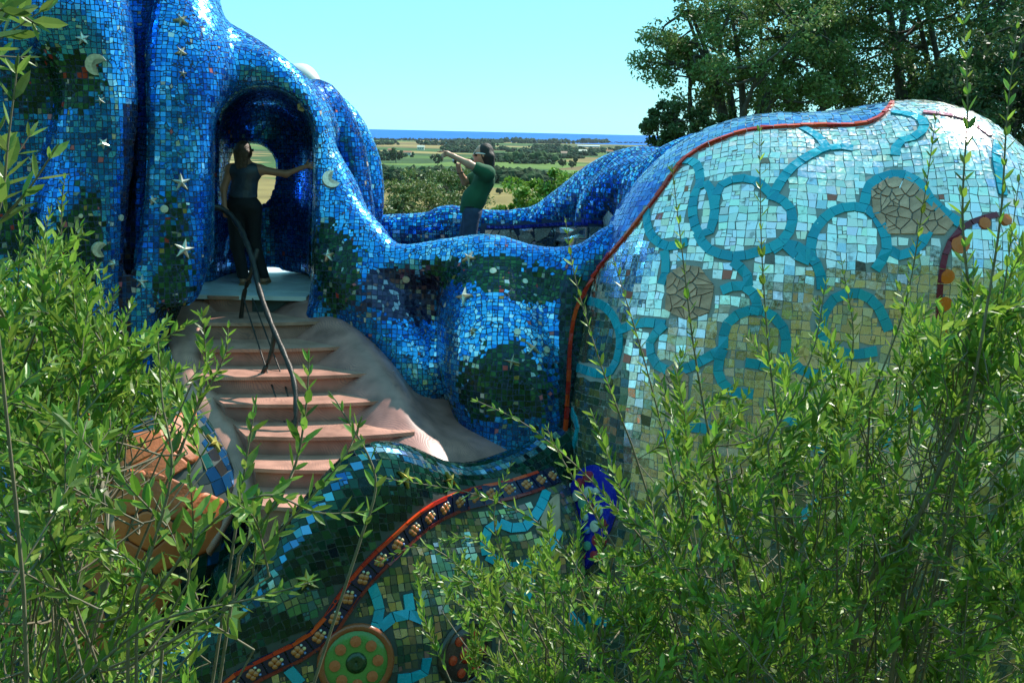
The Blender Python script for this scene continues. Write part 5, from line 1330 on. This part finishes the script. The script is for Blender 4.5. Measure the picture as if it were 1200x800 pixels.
NL += shrub('large olive shrub at the left screening the terracotta slabs', (-2.1, 3.0), [([(-20, 320), (50, 310), (100, 370), (180, 440), (195, 480), (140, 500), (110, 560), (0, 560)], (2.6, 3.7), 150), ([(-20, 480), (110, 470), (130, 560), (60, 600), (110, 700), (230, 720), (210, 830), (-20, 830)], (2.1, 3.2), 95), ([(130, 440), (240, 440), (230, 500), (150, 480)], (2.8, 3.4), 8)], ro,
            limbs=[[(120, 700, 2.6), (60, 500, 2.9), (40, 380, 3.2)]], L=.054, spacing=.018, shootlen=(.2, .45),
            explicit=[([(60, 480, 3.3), (70, 360, 3.3), (72, 250, 3.3), (76, 205, 3.3)], .036, .018, .004, .2), ([(230, 480, 3.0), (262, 420, 3.0), (268, 380, 3.0)], .045, .025, .004, .1), ([(10, 450, 3.2), (20, 340, 3.2), (28, 240, 3.2)], .04, .02, .004, .1)])
NL += shrub('near olive branches with large leaves crossing in front of the stair foot', (-1.0, 2.3), [([(150, 640), (260, 590), (330, 600), (280, 700), (160, 720)], (1.9, 2.4), 7), ([(0, 590), (100, 560), (140, 640), (60, 700)], (1.8, 2.4), 16)], ro, L=.056, spacing=.03, shootlen=(.2, .4),
            explicit=[([(190, 760, 2.1), (260, 700, 2.1), (330, 620, 2.1), (400, 540, 2.1), (424, 490, 2.1)], .055, .028, .004, .1), ([(150, 740, 2.0), (240, 620, 2.0), (310, 580, 2.0), (370, 600, 2.0), (420, 600, 2.0)], .055, .03, .004, .05), ([(280, 650, 2.1), (340, 560, 2.1), (358, 480, 2.1), (362, 420, 2.1)], .055, .03, .004, .05),
                      ([(160, 700, 2.0), (200, 560, 2.0), (190, 470, 2.0), (185, 400, 2.0)], .05, .03, .004, .05), ([(270, 660, 2.2), (285, 560, 2.2), (300, 470, 2.2)], .052, .03, .004, .05), ([(420, 640, 2.4), (440, 560, 2.4), (400, 480, 2.4), (385, 460, 2.4)], .05, .035, .004, .05), ([(90, 800, 1.9), (180, 730, 1.9), (300, 700, 1.9), (370, 680, 1.9)], .052, .03, .004, .05)], col=(.13, .23, .035))
NL += shrub('close olive twig with big leaves hanging in at the left edge of the arch columns', (-1.6, 1.9), [([(-40, 60), (0, 50), (5, 240), (-40, 300)], (1.55, 1.8), 6)], ro, L=.06, spacing=.035, shootlen=(.15, .3),
            explicit=[([(-30, 60, 1.6), (5, 20, 1.6), (20, -20, 1.6)], .06, .028, .003, 0), ([(-40, 20, 1.55), (10, 12, 1.55), (45, 30, 1.55)], .055, .025, .003, .0), ([(-30, 320, 1.6), (0, 240, 1.6), (10, 160, 1.6), (20, 80, 1.6)], .055, .04, .003, .0), ([(0, 260, 1.7), (35, 220, 1.7), (68, 170, 1.7)], .055, .04, .003, .1)], col=(.14, .23, .045))
NL += shrub('olive shrub growing beside the far right flank of the dome', (2.9, 3.9), [([(1190, 340), (1330, 300), (1500, 340), (1500, 840), (1200, 840)], (3.3, 4.6), 170)], ro, limbs=[[(1300, 700, 3.8), (1330, 480, 3.8)]])
print('leaves', NL, round(time.time()-T0, 1))
# ------------------------------------------------------------------ thin summer haze over plain and shore
hz = bpy.data.materials.new('summer_haze'); hz.use_nodes = True; n = hz.node_tree.nodes; l = hz.node_tree.links
n.remove(n['Principled BSDF']); pv_ = n.new('ShaderNodeVolumePrincipled'); pv_.inputs['Density'].default_value = 2.5e-5; pv_.inputs['Color'].default_value = (.80, .90, 1, 1); pv_.inputs['Anisotropy'].default_value = .2
l.new(pv_.outputs[0], n['Material Output'].inputs['Volume'])
v, f = orient(*prism([(-4000, -400), (4000, -400), (4000, 3500), (-4000, 3500)], PLAIN-3, 60))
tag(mesh_obj('haze', v, f, hz, kind='stuff'), 'thin pale summer haze over the plain', 'haze')
